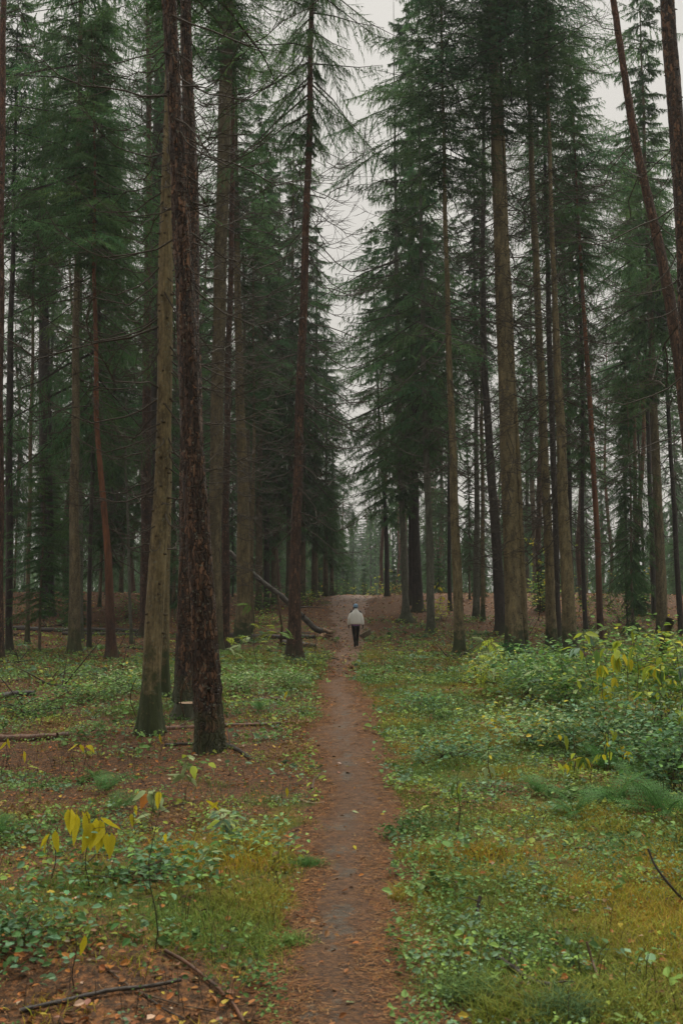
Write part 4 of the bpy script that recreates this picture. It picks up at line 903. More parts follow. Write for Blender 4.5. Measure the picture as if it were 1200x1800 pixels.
bush('low blue-green plant mat spilling over the verge', 790, 1335, 1.0, 0.24, [(b1, 5), (g3, 3), (g2, 2)], .035, 460)
sapling('sapling', 'sapling with a bunch of drooping bright yellow leaves under lime-green ones', 'sapling', 1122, 1305, 1.28, [('yg', 16), ('g', 7)], .17, (-.03, 0), M_STEM, droop=.9, top_only=.7, twigs=4)
sapling('sapling', 'leaning sapling carrying the largest cluster of yellow hanging leaves', 'sapling', 1095, 1300, 1.12, [('y', 14), ('yg', 5)], .20, (.16, 0), M_STEM, droop=1.25, top_only=.8, twigs=2)
sapling('sapling', 'yellow-leaved sapling just under the drooping bright ones', 'sapling', 1062, 1300, .95, [('y', 12), ('yg', 8)], .17, (.02, 0), droop=1.1, top_only=.6, twigs=3)
sapling('sapling', 'sapling with wide blue-green leaves on top and lime leaves beneath', 'sapling', 1046, 1290, 1.2, [('b', 6), ('yg', 12), ('g', 6)], .17, (-.12, 0), M_DSTEM, droop=.35, top_only=.55, twigs=4)
sapling('sapling', 'sapling mixing green and yellow leaves low in front of the shrubs', 'sapling', 1010, 1372, .46, [('g', 8), ('yg', 9), ('y', 7)], .12, (0, 0), droop=.8, twigs=4)
sapling('sapling', 'short sapling of scattered yellow leaves among blue-green shrub leaves', 'sapling', 1068, 1368, .48, [('y', 12), ('yg', 10)], .10, (.03, 0), droop=.9, twigs=6)
sapling('sapling', 'edge sapling with dark stem and yellowish leaves', 'sapling', 1160, 1330, 1.05, [('yg', 26), ('y', 8), ('g', 16)], .11, (.05, 0), M_DSTEM, droop=.5, twigs=7)
sapling('sapling', 'second edge sapling with broad green leaves cut by the picture border', 'sapling', 1198, 1335, 1.15, [('g', 18), ('yg', 16), ('b', 6)], .13, (0, 0), M_DSTEM, droop=.5, twigs=7)
sapling('sapling', 'thin sapling with a chain of small cream-yellow leaves on the verge', 'sapling', 884, 1300, .46, [('y', 9), ('p', 10)], .08, (0, 0), droop=.9, twigs=3)
sapling('sapling', 'sapling with pale serrated-looking leaves over the verge plants', 'sapling', 862, 1385, .34, [('p', 12), ('y', 2)], .075, (-.03, 0), droop=.4, twigs=5)
sapling('sapling', 'sapling with one big olive and lime leaf pair near the path bend', 'sapling', 806, 1475, .38, [('g', 3), ('yg', 2)], .09, (0, 0), droop=1.1, twigs=1, top_only=.7)
sapling('rowan_seedling', 'rowan seedling with feathery pale leaves by the scarred spruce foot', 'seedling', 868, 1215, .95, [('p', 6), ('yg', 6)], .34, (.05, 0), kind='rowan', droop=.0, twigs=3)
sapling('rowan_seedling', 'rowan seedling with hanging yellow-green leaves below the feathery one', 'seedling', 846, 1222, .6, [('yg', 6), ('p', 3)], .26, (-.05, 0), kind='rowan', droop=.5, twigs=3)
sapling('rowan_seedling', 'rowan seedling arching over the centre of the leafy shrubs', 'seedling', 955, 1262, .75, [('p', 4), ('b', 5), ('g', 4)], .26, (.05, 0), kind='rowan', droop=.2, twigs=4)
sapling('rowan_seedling', 'distant pale rowan seedling under the slim reddish leaning stem', 'seedling', 1040, 1160, 1.0, [('p', 7), ('g', 3)], .42, (.1, 0), kind='rowan', droop=.1, twigs=4)
sapling('birch_sapling', 'bright yellow young tree glowing between the trunks in the dark stand', 'young tree', 945, 1092, 4.0, [('y', 90), ('yg', 70)], .17, (.3, 0), M_DSTEM, droop=.5, twigs=16, top_only=.2, thick=.03)
sapling('birch_sapling', 'small yellow-green young tree low behind the crooked-barked spruce', 'young tree', 1018, 1085, 1.7, [('yg', 30), ('y', 20)], .16, (0, 0), M_DSTEM, droop=.5, twigs=9, top_only=.2, thick=.02)
sapling('birch_sapling', 'tiny yellow-leaved young tree behind the scarred olive-brown spruce', 'young tree', 773, 1072, 1.6, [('y', 18), ('yg', 10)], .2, (0, 0), M_DSTEM, droop=.5, twigs=8, top_only=.2, thick=.02)
sapling('birch_sapling', 'yellow-leaved bush-like young tree at the brow beside the path', 'young tree', 668, 1046, 1.3, [('y', 14), ('yg', 18)], .16, (0, 0), M_DSTEM, droop=.5, twigs=10, top_only=.1, thick=.02)
sapling('birch_sapling', 'sparse orange and yellow young tree next to the dark double stem', 'young tree', 694, 1046, 1.7, [('y', 12), ('o', 10), ('yg', 8)], .17, (0, 0), M_DSTEM, droop=.5, twigs=8, top_only=.1, thick=.02)
sapling('birch_sapling', 'low yellow-green young tree on the misty side of the brow', 'young tree', 622, 1047, .8, [('y', 6), ('yg', 16)], .16, (0, 0), M_DSTEM, droop=.5, twigs=10, top_only=.1, thick=.02)
sapling('birch_sapling', 'tiny yellow-leaved plant before the dark stem at the brow', 'young tree', 560, 1046, 1.9, [('y', 16), ('o', 2)], .2, (0, 0), M_DSTEM, droop=.5, twigs=6, top_only=.1, thick=.015)
for i, (px, py, sz, lab) in enumerate([(1160, 1440, .52, 'large arching fern at the edge, nearest of the fern bed'), (1085, 1420, .50, 'arching fern in the middle of the fern bed'), (1185, 1365, .5, 'fern behind the largest arching one at the edge'), (1010, 1440, .34, 'small fern on the grassy side of the fern bed'),
        (1120, 1385, .45, 'fern half hidden between two larger ferns under the blue-green shrub'), (945, 1400, .30, 'little fern at the tip of the shrubs nearest the verge'), (1060, 1355, .42, 'fern pushed up against the blue-green shrub'), (1000, 1310, .42, 'fern rising among shrub leaves beside the lime-leaved sapling')]):
    fern(lab, px, py, sz)
# -- the shaded floor farther back
for lab, px, py, wd, h, kk, sz, n in [('yellowing bush at the foot of the slope between the scarred spruce and the mottled stem', 775, 1092, 1.6, .8, [(y1, 3), (y2, 3), (g3, 1)], .09, 90), ('green bush in the dark stand behind the even brown spruce', 948, 1078, 3.0, 1.8, [(g1, 3), (y2, 3), (y1, 1)], .12, 220),
        ('rusty-leaved bush on the litter beyond the crooked-barked spruce', 1030, 1100, 2.5, 1.2, [((.30, .14, .04), 3), (y2, 2), (g2, 2)], .09, 160), ('dim bush beside the slim reddish leaning stem', 1088, 1095, 2.6, 1.4, [(g2, 3), (g1, 3), (y2, 1)], .10, 200), ('leafy bush far back near the mossy dark spruce', 1125, 1075, 3.2, 2.0, [(g2, 3), (b1, 3), (y1, .6)], .12, 220),
        ('low yellow bush at the brow beside the dark double stem', 702, 1046, 2.0, .7, [(y1, 3), (y2, 3), ((.4, .2, .05), 1)], .07, 90), ('low yellow-green bush where the path tops the brow', 655, 1047, 1.6, .55, [(y1, 1), (y2, 3), (g1, 3)], .07, 80), ('green bush on the misty side of the brow of the path', 588, 1047, 2.0, .9, [(y2, 1), (g1, 4), (g2, 3)], .08, 120),
        ('dim bush behind the leaning fallen tree', 470, 1075, 2.6, 1.1, [(g1, 3), (g2, 3)], .09, 160), ('mossy green bush between the black logs and the pale-footed spruce', 455, 1098, 2.0, .5, [(g1, 4), (y2, 3)], .07, 170), ('bush in shade between the thick dark trunk and the mossy brown spruce', 108, 1085, 3.0, 1.2, [(g2, 3), (g1, 3), (y2, 1)], .09, 200),
        ('bush in shade behind the slender grey-green pole', 222, 1088, 2.6, 1.0, [(g2, 3), (g1, 4)], .09, 180), ('brownish bush at the edge behind the slim black stem', 30, 1098, 2.6, 1.0, [((.20, .12, .05), 3), (g2, 3)], .09, 170), ('bush in the litter behind the reddish path-edge pine', 545, 1064, 1.6, .7, [(g1, 3), (y2, 3)], .09, 110)]:
    bush(lab, px, py, wd, h, kk, sz, n)
r_ = np.random.default_rng(91); c_ = 0
while c_ < 46:
    y = r_.uniform(15, 48); x = r_.choice([-1, 1]) * r_.uniform(2.5, .34 * y + 1)
    if pdist(x, y) < 1.5: continue
    c_ += 1; l = r_.uniform(.6, 2.6); a = r_.random() * 3.14; q0 = C([x, y, 0]); root = thing('fallen_branch', (x, y, gz(x, y)), 'dead fallen branch lying in the litter among the farther trunks', 'branch', 'dead branches scattered on the shaded floor'); mb = MB()
    P = C([[math.cos(a) * l * (s_ - .5), math.sin(a) * l * (s_ - .5), 0] for s_ in np.linspace(0, 1, 7)]) + r_.normal(0, .03, (7, 3)) * l
    P[:, 2] = [gz(x + p[0], y + p[1]) - gz(x, y) + .04 for p in P]; rd = r_.uniform(.012, .045); add_tube(mb, P, np.linspace(rd, rd * .4, 7), 6, (1, 1, 1))
    for k in range(5): j = r_.integers(1, 6); dv = r_.normal(0, 1, 3); dv[2] = abs(dv[2]); add_tube(mb, C([P[j], P[j] + dv * .12 * l, P[j] + dv * .2 * l + C([0, 0, -.02])]), [rd * .5, rd * .3, rd * .1], 4, (1, 1, 1))
    mb.build('bark', M_TWIG, root)
# -- fallen-trunk side
fern('fern in front of the moss-green trunk foot', 190, 1395, .34, 8)
fern('small fern beside the half-sunk log', 165, 1372, .26, 7)
fern('fern with blue-green fronds spreading below the yellow-tipped twig', 215, 1425, .28, 7)
fern('dark fern at the picture edge over the dim ground', 5, 1470, .34, 7)
fern('blue-green fern on the bare litter by the long thin log', 455, 1252, .32, 6)
fern('flat fern near the bottom mossy patch', 375, 1512, .17, 6)
Ld = [('sapling with the biggest bunch of hanging yellow leaves', 155, 1560, .42, [('y', 15)], .15, (-.02, 0), 1.3), ('dark twig holding three narrow hanging yellow leaves', 92, 1545, .33, [('y', 4)], .12, (.04, 0), 1.35),
      ('two upright yellow leaves on a short twig', 236, 1478, .24, [('y', 2)], .085, (0, 0), 1.35), ('yellow leaf pair at the top of a long bare thin stem', 268, 1672, .70, [('y', 4)], .075, (0, 0), .9),
      ('yellow leaves bunched above the half-sunk log', 150, 1345, .26, [('y', 5)], .12, (0, 0), .5), ('single yellow leaf hanging near the edge above the half-sunk log', 12, 1345, .28, [('y', 2)], .13, (0, 0), 1.2),
      ('lone round yellow leaf low beside the half-sunk log', 38, 1352, .22, [('y', 1)], .14, (0, 0), 1.3), ('upright yellow leaf against the mossy trunk foot', 283, 1335, .28, [('y', 1)], .14, (0, 0), 1.4),
      ('solitary large yellow leaf nearest the camera', 130, 1742, .22, [('y', 1)], .10, (0, 0), 1.35), ('tiny yellow leaf on a stalk by the path-edge grass', 512, 1242, .34, [('y', 2)], .16, (0, 0), 1.3),
      ('small yellow leaf on a bare twig by the mossy patch', 496, 1415, .16, [('y', 1)], .07, (0, 0), 1.2)]
for lab, px, py, h, lv, sz, ln, dr in Ld:
    sapling('sapling', lab, 'sapling', px, py, h, lv, sz, ln, M_DSTEM, droop=dr, twigs=1 if len(lv) == 1 and lv[0][1] < 3 else 3, top_only=.8, thick=.0035)
sapling('sapling', 'sapling with broad pale leaves arching before the largest front trunk', 'sapling', 326, 1412, .40, [('p', 13), ('yg', 3)], .12, (.14, 0), M_STEM, droop=.3, twigs=5, top_only=.6, thick=.004)
sapling('sapling', 'low sapling with wide pale green leaves and one orange-tipped leaf', 'sapling', 268, 1460, .30, [('p', 14), ('o', 1), ('g', 4)], .12, (0, 0), M_STEM, droop=.3, twigs=7, top_only=.5, thick=.004)
sapling('sapling', 'spreading sapling with pale and cream leaves near the mossy patch', 'sapling', 395, 1490, .28, [('p', 16), ('yg', 4), ('b', 4)], .10, (0, 0), M_STEM, droop=.3, twigs=7, top_only=.45, thick=.004)
sapling('sapling', 'small pale sapling just below the spreading cream-leaved one', 'sapling', 370, 1545, .16, [('p', 10), ('b', 5)], .07, (0, 0), M_STEM, droop=.25, twigs=5, top_only=.4, thick=.003)
sapling('rowan_seedling', 'rowan seedling with bright yellowing leaves in front of the pale-footed spruce', 'seedling', 452, 1190, 1.5, [('yg', 14), ('g', 12)], .24, (-.15, 0), kind='rowan', droop=.1, twigs=6, thick=.009)
sapling('rowan_seedling', 'wide rowan seedling with pale leaves behind the bare litter', 'seedling', 415, 1205, .8, [('p', 8), ('g', 16)], .22, (0, 0), kind='rowan', droop=.15, twigs=7, thick=.007)
sapling('rowan_seedling', 'rowan seedling leaning towards the path-edge pine', 'seedling', 478, 1200, .55, [('p', 5), ('g', 9)], .20, (.1, 0), kind='rowan', droop=.1, twigs=5, thick=.006)
bush('green weedy shrub at the path edge under the reddish pine', 500, 1212, .9, .34, [(p1, 3), (g3, 3), (g1, 3)], .045, 330, stem=M_DSTEM)
bush('tall weedy shrub between the greenish spruce and the rowan seedlings', 420, 1222, 1.1, .38, [(p1, 3), (g3, 3), (g1, 3)], .045, 360, stem=M_DSTEM)
bush('light green shrub behind the moss-footed front spruce', 228, 1215, 1.3, .32, [(p1, 3), (g3, 3), (g1, 3), (y1, .5)], .045, 380, stem=M_DSTEM)
bush('low shrub among brown twigs near the peeled orange stem', 150, 1235, 1.2, .28, [(g1, 3), (g3, 3), (g2, 3)], .04, 330, stem=M_DSTEM)
bush('dim green shrub at the edge behind the half-sunk log', 50, 1262, 1.2, .24, [(g1, 3), (g2, 3)], .04, 300, stem=M_DSTEM)
bush('leafy mat under the spreading pale saplings', 420, 1500, .5, .13, [(b1, 3), (g3, 3), (y2, 1)], .03, 170)
bush('round-leaved plant patch left of the long bare thin stem'.replace('left of', 'beside'), 215, 1545, .7, .12, [(b1, 3), (g2, 3), (g1, 2)], .035, 260)
bush('dark leafy patch in the dim lower corner', 40, 1660, .7, .2, [(g2, 4), (b1, 2)], .03, 300)
def tuft(label, px, py, n, h, col=(.06, .13, .035)):
    r = np.random.default_rng(px); b = hit(px, py); root = thing('grass_tuft', b, label, 'grass tuft'); mb = MB()
    for i in range(n):
        a = r.random() * 6.28; l = r.uniform(.3, 1.5) * h; hh = h * r.uniform(.3, 1) ** 1.4; st = C([r.normal(0, .6 * h), r.normal(0, .45 * h), -.01]); dv = C([math.cos(a), math.sin(a), 0]); sd_ = C([-math.sin(a), math.cos(a), 0]) * .0016
        p1_ = st + dv * l * .3 + C([0, 0, hh * .7]); p2_ = st + dv * l + C([0, 0, hh * .8]); k = r.uniform(.9, 2.2)
        mb.add([st - sd_, st + sd_, p1_ + sd_, p1_ - sd_], [[0, 1, 2, 3]], C(col) * k); mb.add([p1_ - sd_, p1_ + sd_, p2_], [[0, 1, 2]], C(col) * k)
    mb.build('blades', M_GRASS, root, smooth=False)['kind'] = 'stuff'
tuft('vivid green grass tuft on the path edge by the mossy patch', 540, 1522, 420, .075)
tuft('small dark green tuft beside the vivid one', 485, 1512, 120, .06)
tuft('grass tuft at the corner of the grey path soil', 510, 1660, 220, .08, (.09, .15, .035))
tuft('straw and green tuft drooping on the near verge', 815, 1760, 420, .13, (.07, .12, .04))
tuft('shaggy dark green tuft in the near corner', 1000, 1790, 420, .13, (.05, .09, .035))
tuft('bright tuft before the fork of the fallen limb', 880, 1640, 260, .09, (.12, .14, .03))
tuft('small green tuft at the brow of the path', 572, 1062, 160, .3)
tuft('dark green tuft just past the walker on the verge', 644, 1127, 160, .22)

# ------------------------------------------------------------------ logs, limbs, sticks, stump
M_LOG = plain('grey_wet_bark', (.03, .026, .020), .6, .8, 14, .5, (.085, .075, .06), stretch=(.4, 1, 1))
M_LOGD = plain('black_wet_bark', (.02, .016, .013), .5, .7, 14, .5, (.05, .04, .03))
M_LOGR = plain('reddish_dead_wood', (.16, .075, .04), .6, .6, 16, .5, (.05, .03, .02))
M_WOOD = plain('split_pale_wood', (.36, .27, .17), .7, .5, 30, .5, (.18, .10, .06))
M_STICK = plain('dead_stick', (.06, .04, .025), .7, .5, 30, .4, (.12, .08, .05))
def log(name, label, cat, pts, rad, mat=M_STICK, n=8, lift=0.4, ends=True, noise_=0.1, branches=0, group=None, heights=None, wood=None):
    """pts are photo pixels on the ground (or with heights above it)"""
    W = []
    for i, p in enumerate(pts):
        q = hit(p[0], p[1]) if len(p) < 3 else atY(p[0], p[1], p[2])
        if len(p) < 3: q[2] += rad * lift
        W.append(q)
    W = C(W); o = W[0].copy(); m = max(6, len(pts) * 5); P = smooth_line(W - o, m); r = np.random.default_rng(abs(int(pts[0][0])))
    P[:, 2] += r.normal(0, rad * .06, m)
    root = thing(name, o, label, cat, group); mb = MB(); rr = np.linspace(1, .72, m) * rad; jit = 1 + r.normal(0, noise_, (m, n))
    add_tube(mb, P, rr, n, (1, 1, 1), 0, False, jit); 
    for k in range(branches):
        j = r.integers(2, m - 1); dv = r.normal(0, 1, 3); dv[2] = abs(dv[2]) * .5; dv /= np.linalg.norm(dv); l = rad * r.uniform(4, 14)
        add_tube(mb, C([P[j], P[j] + dv * l * .5, P[j] + dv * l + C([0, 0, -.1 * l])]), [rad * .3, rad * .2, rad * .08], 4, (.8, .8, .8))
    mb.build('bark', mat, root)
    if ends:
        for nm, c0, e, rd in (('cut_end', P[0], P[0] - P[1], rr[0]), ('cut_end', P[-1], P[-1] - P[-2], rr[-1])):
            e = e / np.linalg.norm(e); eb = MB(); add_tube(eb, C([c0 - e * rd * .15, c0 + e * rd * .12, c0 + e * rd * .2]), C([.9, .86, .5]) * rd, n, (1, 1, 1)); eb.build(nm, wood or M_WOOD, root)
    return root
b0 = hit(566, 1122); Yl = b0[1]
t = log('fallen_tree', 'leaning dead trunk with a splintered pale foot, propped up behind the path-edge pine', 'fallen tree', [(577, 1112, Yl), (556, 1108, Yl + .1), (530, 1082, Yl + .3), (500, 1052, Yl + .6), (460, 1022, Yl + 1.0), (425, 990, Yl + 1.4), (393, 960, Yl + 1.8)], .12, M_LOG, 12, ends=False, branches=5)
mb = MB(); r_ = np.random.default_rng(3)
for i in range(14):
    a = r_.random() * 6.28; q = C([0.0, 0, 0]) + C([0, math.cos(a), math.sin(a)]) * .09; add_tube(mb, C([q + C([-.22, 0, .1]), q, q + C([.12 + .1 * r_.random(), r_.normal(0, .04), r_.normal(0, .05)])]), [.05, .04, .008], 4, (1, 1, 1))
mb.build('splintered_end', M_WOOD, t, (0.02, 0, -0.02))
mb = MB()
for i in range(9): q = C([-.35 + .05 * i * r_.random(), r_.normal(0, .08), -.22 + r_.random() * .12]); add_tube(mb, C([q, q + C([.12, .02, .07]), q + C([.2, 0, .02])]), [.05, .06, .02], 5, (1.2, 1.1, 1))
mb.build('broken_wood', M_WOOD, t)
log('log', 'black log lying crosswise behind the path-edge pine', 'log', [(400, 1120), (455, 1123), (510, 1124), (552, 1123)], .14, M_LOGD, 10)
log('log', 'short mossy grey log end by the foot of the reddish pine', 'log', [(498, 1135), (530, 1137), (557, 1140)], .14, M_LOG, 10)
log('branch', 'thin fallen pole above the short grey log', 'branch', [(455, 1117), (500, 1112), (548, 1114)], .05, M_LOG, 6)
log('branch', 'dark dead branch on the moss below the short grey log', 'branch', [(476, 1147), (520, 1150), (572, 1146)], .05, M_STICK, 6, branches=4)
log('stick', 'short black stick by the path below the splintered trunk', 'stick', [(571, 1156), (585, 1158), (595, 1160)], .03, M_LOGD, 6)
log('log', 'long low black log far behind the thin stems', 'log', [(-5, 1106), (100, 1111), (190, 1110), (250, 1112)], .13, M_LOGD, 8)
log('log', 'second black log lying just in front of the long low one', 'log', [(110, 1116), (180, 1117), (245, 1117)], .09, M_LOGD, 8)
log('log', 'half-sunk log with patches of bright stripped wood under the yellow leaves', 'log', [(-8, 1302), (50, 1303), (120, 1297)], .055, M_LOGR, 10, branches=1)
log('log', 'long thin reddish log reaching from the mossy trunk foot to the path', 'log', [(285, 1284), (360, 1280), (440, 1277), (532, 1272)], .036, M_LOGR, 8, branches=3)
log('branch', 'dark branch lying behind the largest front trunk towards the path', 'branch', [(418, 1226), (455, 1230), (500, 1232)], .04, M_LOGR, 7, branches=2)
log('branch', 'crooked thin branch crossing the litter near the dark branch', 'branch', [(452, 1240), (470, 1228), (488, 1214)], .02, M_STICK, 5, branches=2)
log('branch', 'dead bough arching over the brushwood heap', 'branch', [(150, 1192), (185, 1202), (215, 1198)], .035, M_STICK, 6, branches=5)
log('branch', 'pale dead bough sloping down at the edge of the brushwood heap', 'branch', [(-5, 1202), (35, 1196), (74, 1184)], .03, M_STICK, 6, branches=3)
log('branch', 'dark rotten branch under the pale dead bough', 'branch', [(2, 1228), (30, 1224), (62, 1222)], .07, M_LOGD, 7)
log('branch', 'straight dark branch on the litter just behind the largest front trunk foot', 'branch', [(290, 1312), (330, 1310), (380, 1312)], .024, M_LOGD, 6)
log('root', 'dark root running out from the largest front trunk foot', 'root', [(398, 1312), (420, 1322), (440, 1336)], .03, M_LOGD, 6, branches=1)
log('branch', 'forked fallen limb with peeled orange bark in the near corner', 'branch', [(290, 1678), (330, 1704), (375, 1738), (408, 1772), (428, 1808)], .0085, M_LOGR, 7, branches=2, lift=2)
log('branch', 'long dark limb sweeping along the bottom edge', 'branch', [(35, 1792), (110, 1772), (200, 1752), (255, 1744), (318, 1732)], .010, M_LOGD, 7, branches=4, lift=2)
log('twig', 'thin twig crossing below the forked fallen limb', 'twig', [(185, 1705), (240, 1748), (320, 1775), (385, 1785)], .0045, M_STICK, 5, branches=3, lift=2)
log('twig', 'short slanting twig between the two near limbs', 'twig', [(250, 1752), (290, 1782), (325, 1800)], .004, M_LOGD, 5, lift=2)
log('twig', 'bare leaning twig pointing at the biggest yellow leaf bunch', 'twig', [(130, 1535), (160, 1512, 5.95), (178, 1490, 6.0), (190, 1455, 6.05)], .004, M_STICK, 5, branches=3)
log('branch', 'dark slanting branch sticking up at the edge over the grass', 'branch', [(1205, 1592), (1175, 1555, 5.55), (1150, 1522, 5.6), (1138, 1492, 5.65)], .008, M_LOGD, 6, branches=3)
log('branch', 'black rotten limb sunk in the near grass', 'branch', [(868, 1688), (900, 1712), (935, 1735), (968, 1742)], .014, M_LOGD, 8, branches=3, lift=1.2)
log('branch', 'small dark upright stump of a branch in the yellow grass', 'branch', [(1050, 1720), (1040, 1690, 4.4), (1030, 1655, 4.42)], .007, M_STICK, 6, branches=2)
log('branch', 'dark knotty stick standing in the verge leaves', 'branch', [(842, 1620), (838, 1600, 5.22), (843, 1575, 5.25)], .012, M_LOGD, 6, branches=2)
log('stick', 'dark lichened stick lying on the verge beyond the walker', 'stick', [(682, 1140), (700, 1138), (716, 1134), (724, 1136)], .03, M_LOGD, 6, branches=4)
log('stick', 'bare stick lying across the verge plants', 'stick', [(745, 1190), (760, 1199), (776, 1208)], .014, M_STICK, 5, branches=2)
log('stick', 'thin stick slanting over the shaded verge under the brown undergrowth', 'stick', [(722, 1188), (760, 1180), (790, 1172)], .016, M_STICK, 5, branches=2)
log('stick', 'pale crooked stick with a yellow leaf at the path edge', 'stick', [(528, 1408), (545, 1414), (570, 1413)], .012, M_WOOD, 6, ends=False)
log('root', 'curved bare root looping out of the path edge', 'root', [(548, 1388), (552, 1372), (562, 1364), (570, 1366)], .014, M_STICK, 7, ends=False)
log('stick', 'thin dark stick lying flat across the middle of the path', 'stick', [(600, 1323), (625, 1325), (650, 1328)], .007, M_STICK, 5, ends=False, lift=1.2)
log('stick', 'dark stick on the near grass verge by the fern bed', 'stick', [(1005, 1492), (1030, 1494), (1055, 1498)], .009, M_LOGD, 5, ends=False)
log('broken_stem', 'short pale mottled broken stem leaning near the edge trees', 'broken stem', [(1156, 1170), (1166, 1130, 18.1), (1176, 1090, 18.4)], .12, plain('mottled_pale_bark', (.13, .12, .09), .8, .5, 8, .5, (.035, .03, .022)), 9, ends=False)
for lab, pts in (('thin bare vine stem arching up beside the mossy trunk foot', [(240, 1262), (229, 1232, 12.6), (229, 1212, 12.6), (240, 1192, 12.5)]), ('thin bare stem curving up in front of the half hidden trunk', [(326, 1265), (317, 1235, 12.6), (320, 1205, 12.5), (338, 1180, 12.3)]),
                 ('dark crooked dead sapling standing in front of the leaning fallen trunk', [(494, 1128), (496, 1100, 30.5), (490, 1075, 30.5), (488, 1045, 30.5)])):
    log('dead_sapling', lab, 'dead sapling', pts, .008 if pts[0][0] != 494 else .05, M_STICK, 5, ends=False)
b = hit(333, 1262); st = thing('stump', b, 'low grey tree stump with a pale cut top behind the largest front trunk', 'stump')
me, fx, fr = trunk_mesh([[0, 0, 0], [0, 0, .16], [0, 0, .2]], [.17, .155, .15], 28, .03, B_DARK, .012, .5, 5); put('bark', me, st)
mb = MB(); a = np.arange(28) * 2 * math.pi / 28; V = np.vstack([[[0, 0, .215]], np.stack([.152 * np.cos(a), .152 * np.sin(a), .205 + 0 * a], 1)]); mb.add(V, [[0, i + 1, (i + 1) % 28 + 1] for i in range(28)]); mb.build('cut_top', M_WOOD, st)
# single leaves lying where one can point at them
for lab, kd, px, py, sz in [('yellow leaf lying on the grey soil in the middle of the path', 'y', 620, 1495, .07), ('cream leaf lying on the path beyond the yellow one', 'p', 617, 1433, .06), ('pale yellow leaf on the rusty needles near the verge', 'y', 692, 1658, .06), ('pale leaf at the very bottom of the path', 'p', 607, 1782, .045),
        ('green-yellow upright leaf lying in the verge grass', 'yg', 912, 1562, .075), ('small yellow leaf in the grass near the edge', 'yg', 1160, 1652, .055), ('yellow leaf caught between verge leaves', 'y', 748, 1607, .06), ('yellow leaf beside the pale crooked stick', 'y', 552, 1413, .08),
        ('buff leaf on the moss near the vivid grass tuft', 'p', 465, 1518, .06), ('yellowish leaf by the olive and lime leaf pair', 'y', 712, 1327, .08), ('tiny yellow leaf in the grass by the black rotten limb', 'y', 1010, 1722, .045)]:
    q = hit(px, py); q[2] = max(q[2], float(path_z(q[0], q[1])) if pdist(q[0], q[1]) < .3 else -9) + .012
    o = put('fallen_leaf', LM[kd][1], None, q, (random.uniform(-.2, .2), random.uniform(-.15, .15), random.uniform(0, 6.28)), sz); tag(o, lab, 'leaf')

# ------------------------------------------------------------------ the walker seen from behind, and the basket
def skin(name, pts, edges, mat, parent, root=0, lev=2):
    me = bpy.data.meshes.new(name); me.from_pydata([p[:3] for p in pts], edges, []); me.materials.append(mat)
    o = put(name, me, parent); o.modifiers.new('skin', 'SKIN'); sv = me.skin_vertices[0].data
    for i, p in enumerate(pts):
        rd = p[3]; sv[i].radius = (rd, p[4] if len(p) > 4 else rd); sv[i].use_root = (i == root)
    m = o.modifiers.new('smooth', 'SUBSURF'); m.levels = lev; m.render_levels = lev
    for mm in o.modifiers: 
        if mm.type == 'SKIN': mm.use_smooth_shade = True
    return o
M_SKIN = plain('skin', (.45, .27, .2), .5); M_COAT = plain('off_white_quilted_jacket', (.80, .80, .77), .8, .6, 45, .05)
M_LEG = plain('black_leggings', (.010, .010, .013), .7); M_BOOT = plain('brown_leather_boots', (.32, .12, .045), .45); M_HAT = plain('light_blue_knit', (.22, .36, .52), .9, .8, 70, .1)
M_HAIR = plain('dark_brown_hair', (.05, .02, .02), .6)
def plaid():
    m, t, o = new_mat('purple_plaid_shirt'); tc = N(t, 'ShaderNodeTexCoord'); sp_ = N(t, 'ShaderNodeSeparateXYZ'); t.links.new(tc.outputs['Object'], sp_.inputs[0])
    fx_ = math_n(t, 'GREATER_THAN', math_n(t, 'SINE', math_n(t, 'MULTIPLY', sp_.outputs[0], 90)), .55); fz = math_n(t, 'GREATER_THAN', math_n(t, 'SINE', math_n(t, 'MULTIPLY', sp_.outputs[2], 90)), .5)
    c = mixc(t, fx_, (.07, .02, .16), (.45, .28, .42)); c = mixc(t, math_n(t, 'MULTIPLY', fz, .5), c, (.25, .03, .10))
    p = N(t, 'ShaderNodeBsdfPrincipled'); t.links.new(c, p.inputs['Base Color']); p.inputs['Roughness'].default_value = .8; t.links.new(p.outputs[0], o.inputs[0]); return m
pb = hit(625, 1139); pb[2] = max(pb[2], float(path_z(pb[0], pb[1])))
HS = 1.66
per = thing('person', pb, 'person seen from behind in off-white jacket, black leggings and light blue knit hat, walking away along the path', 'person', None, 0)
per['label'] = 'person walking away in off-white jacket, black leggings and light blue knit hat, holding a basket'
per.scale = (0.94, 0.94, 0.94)
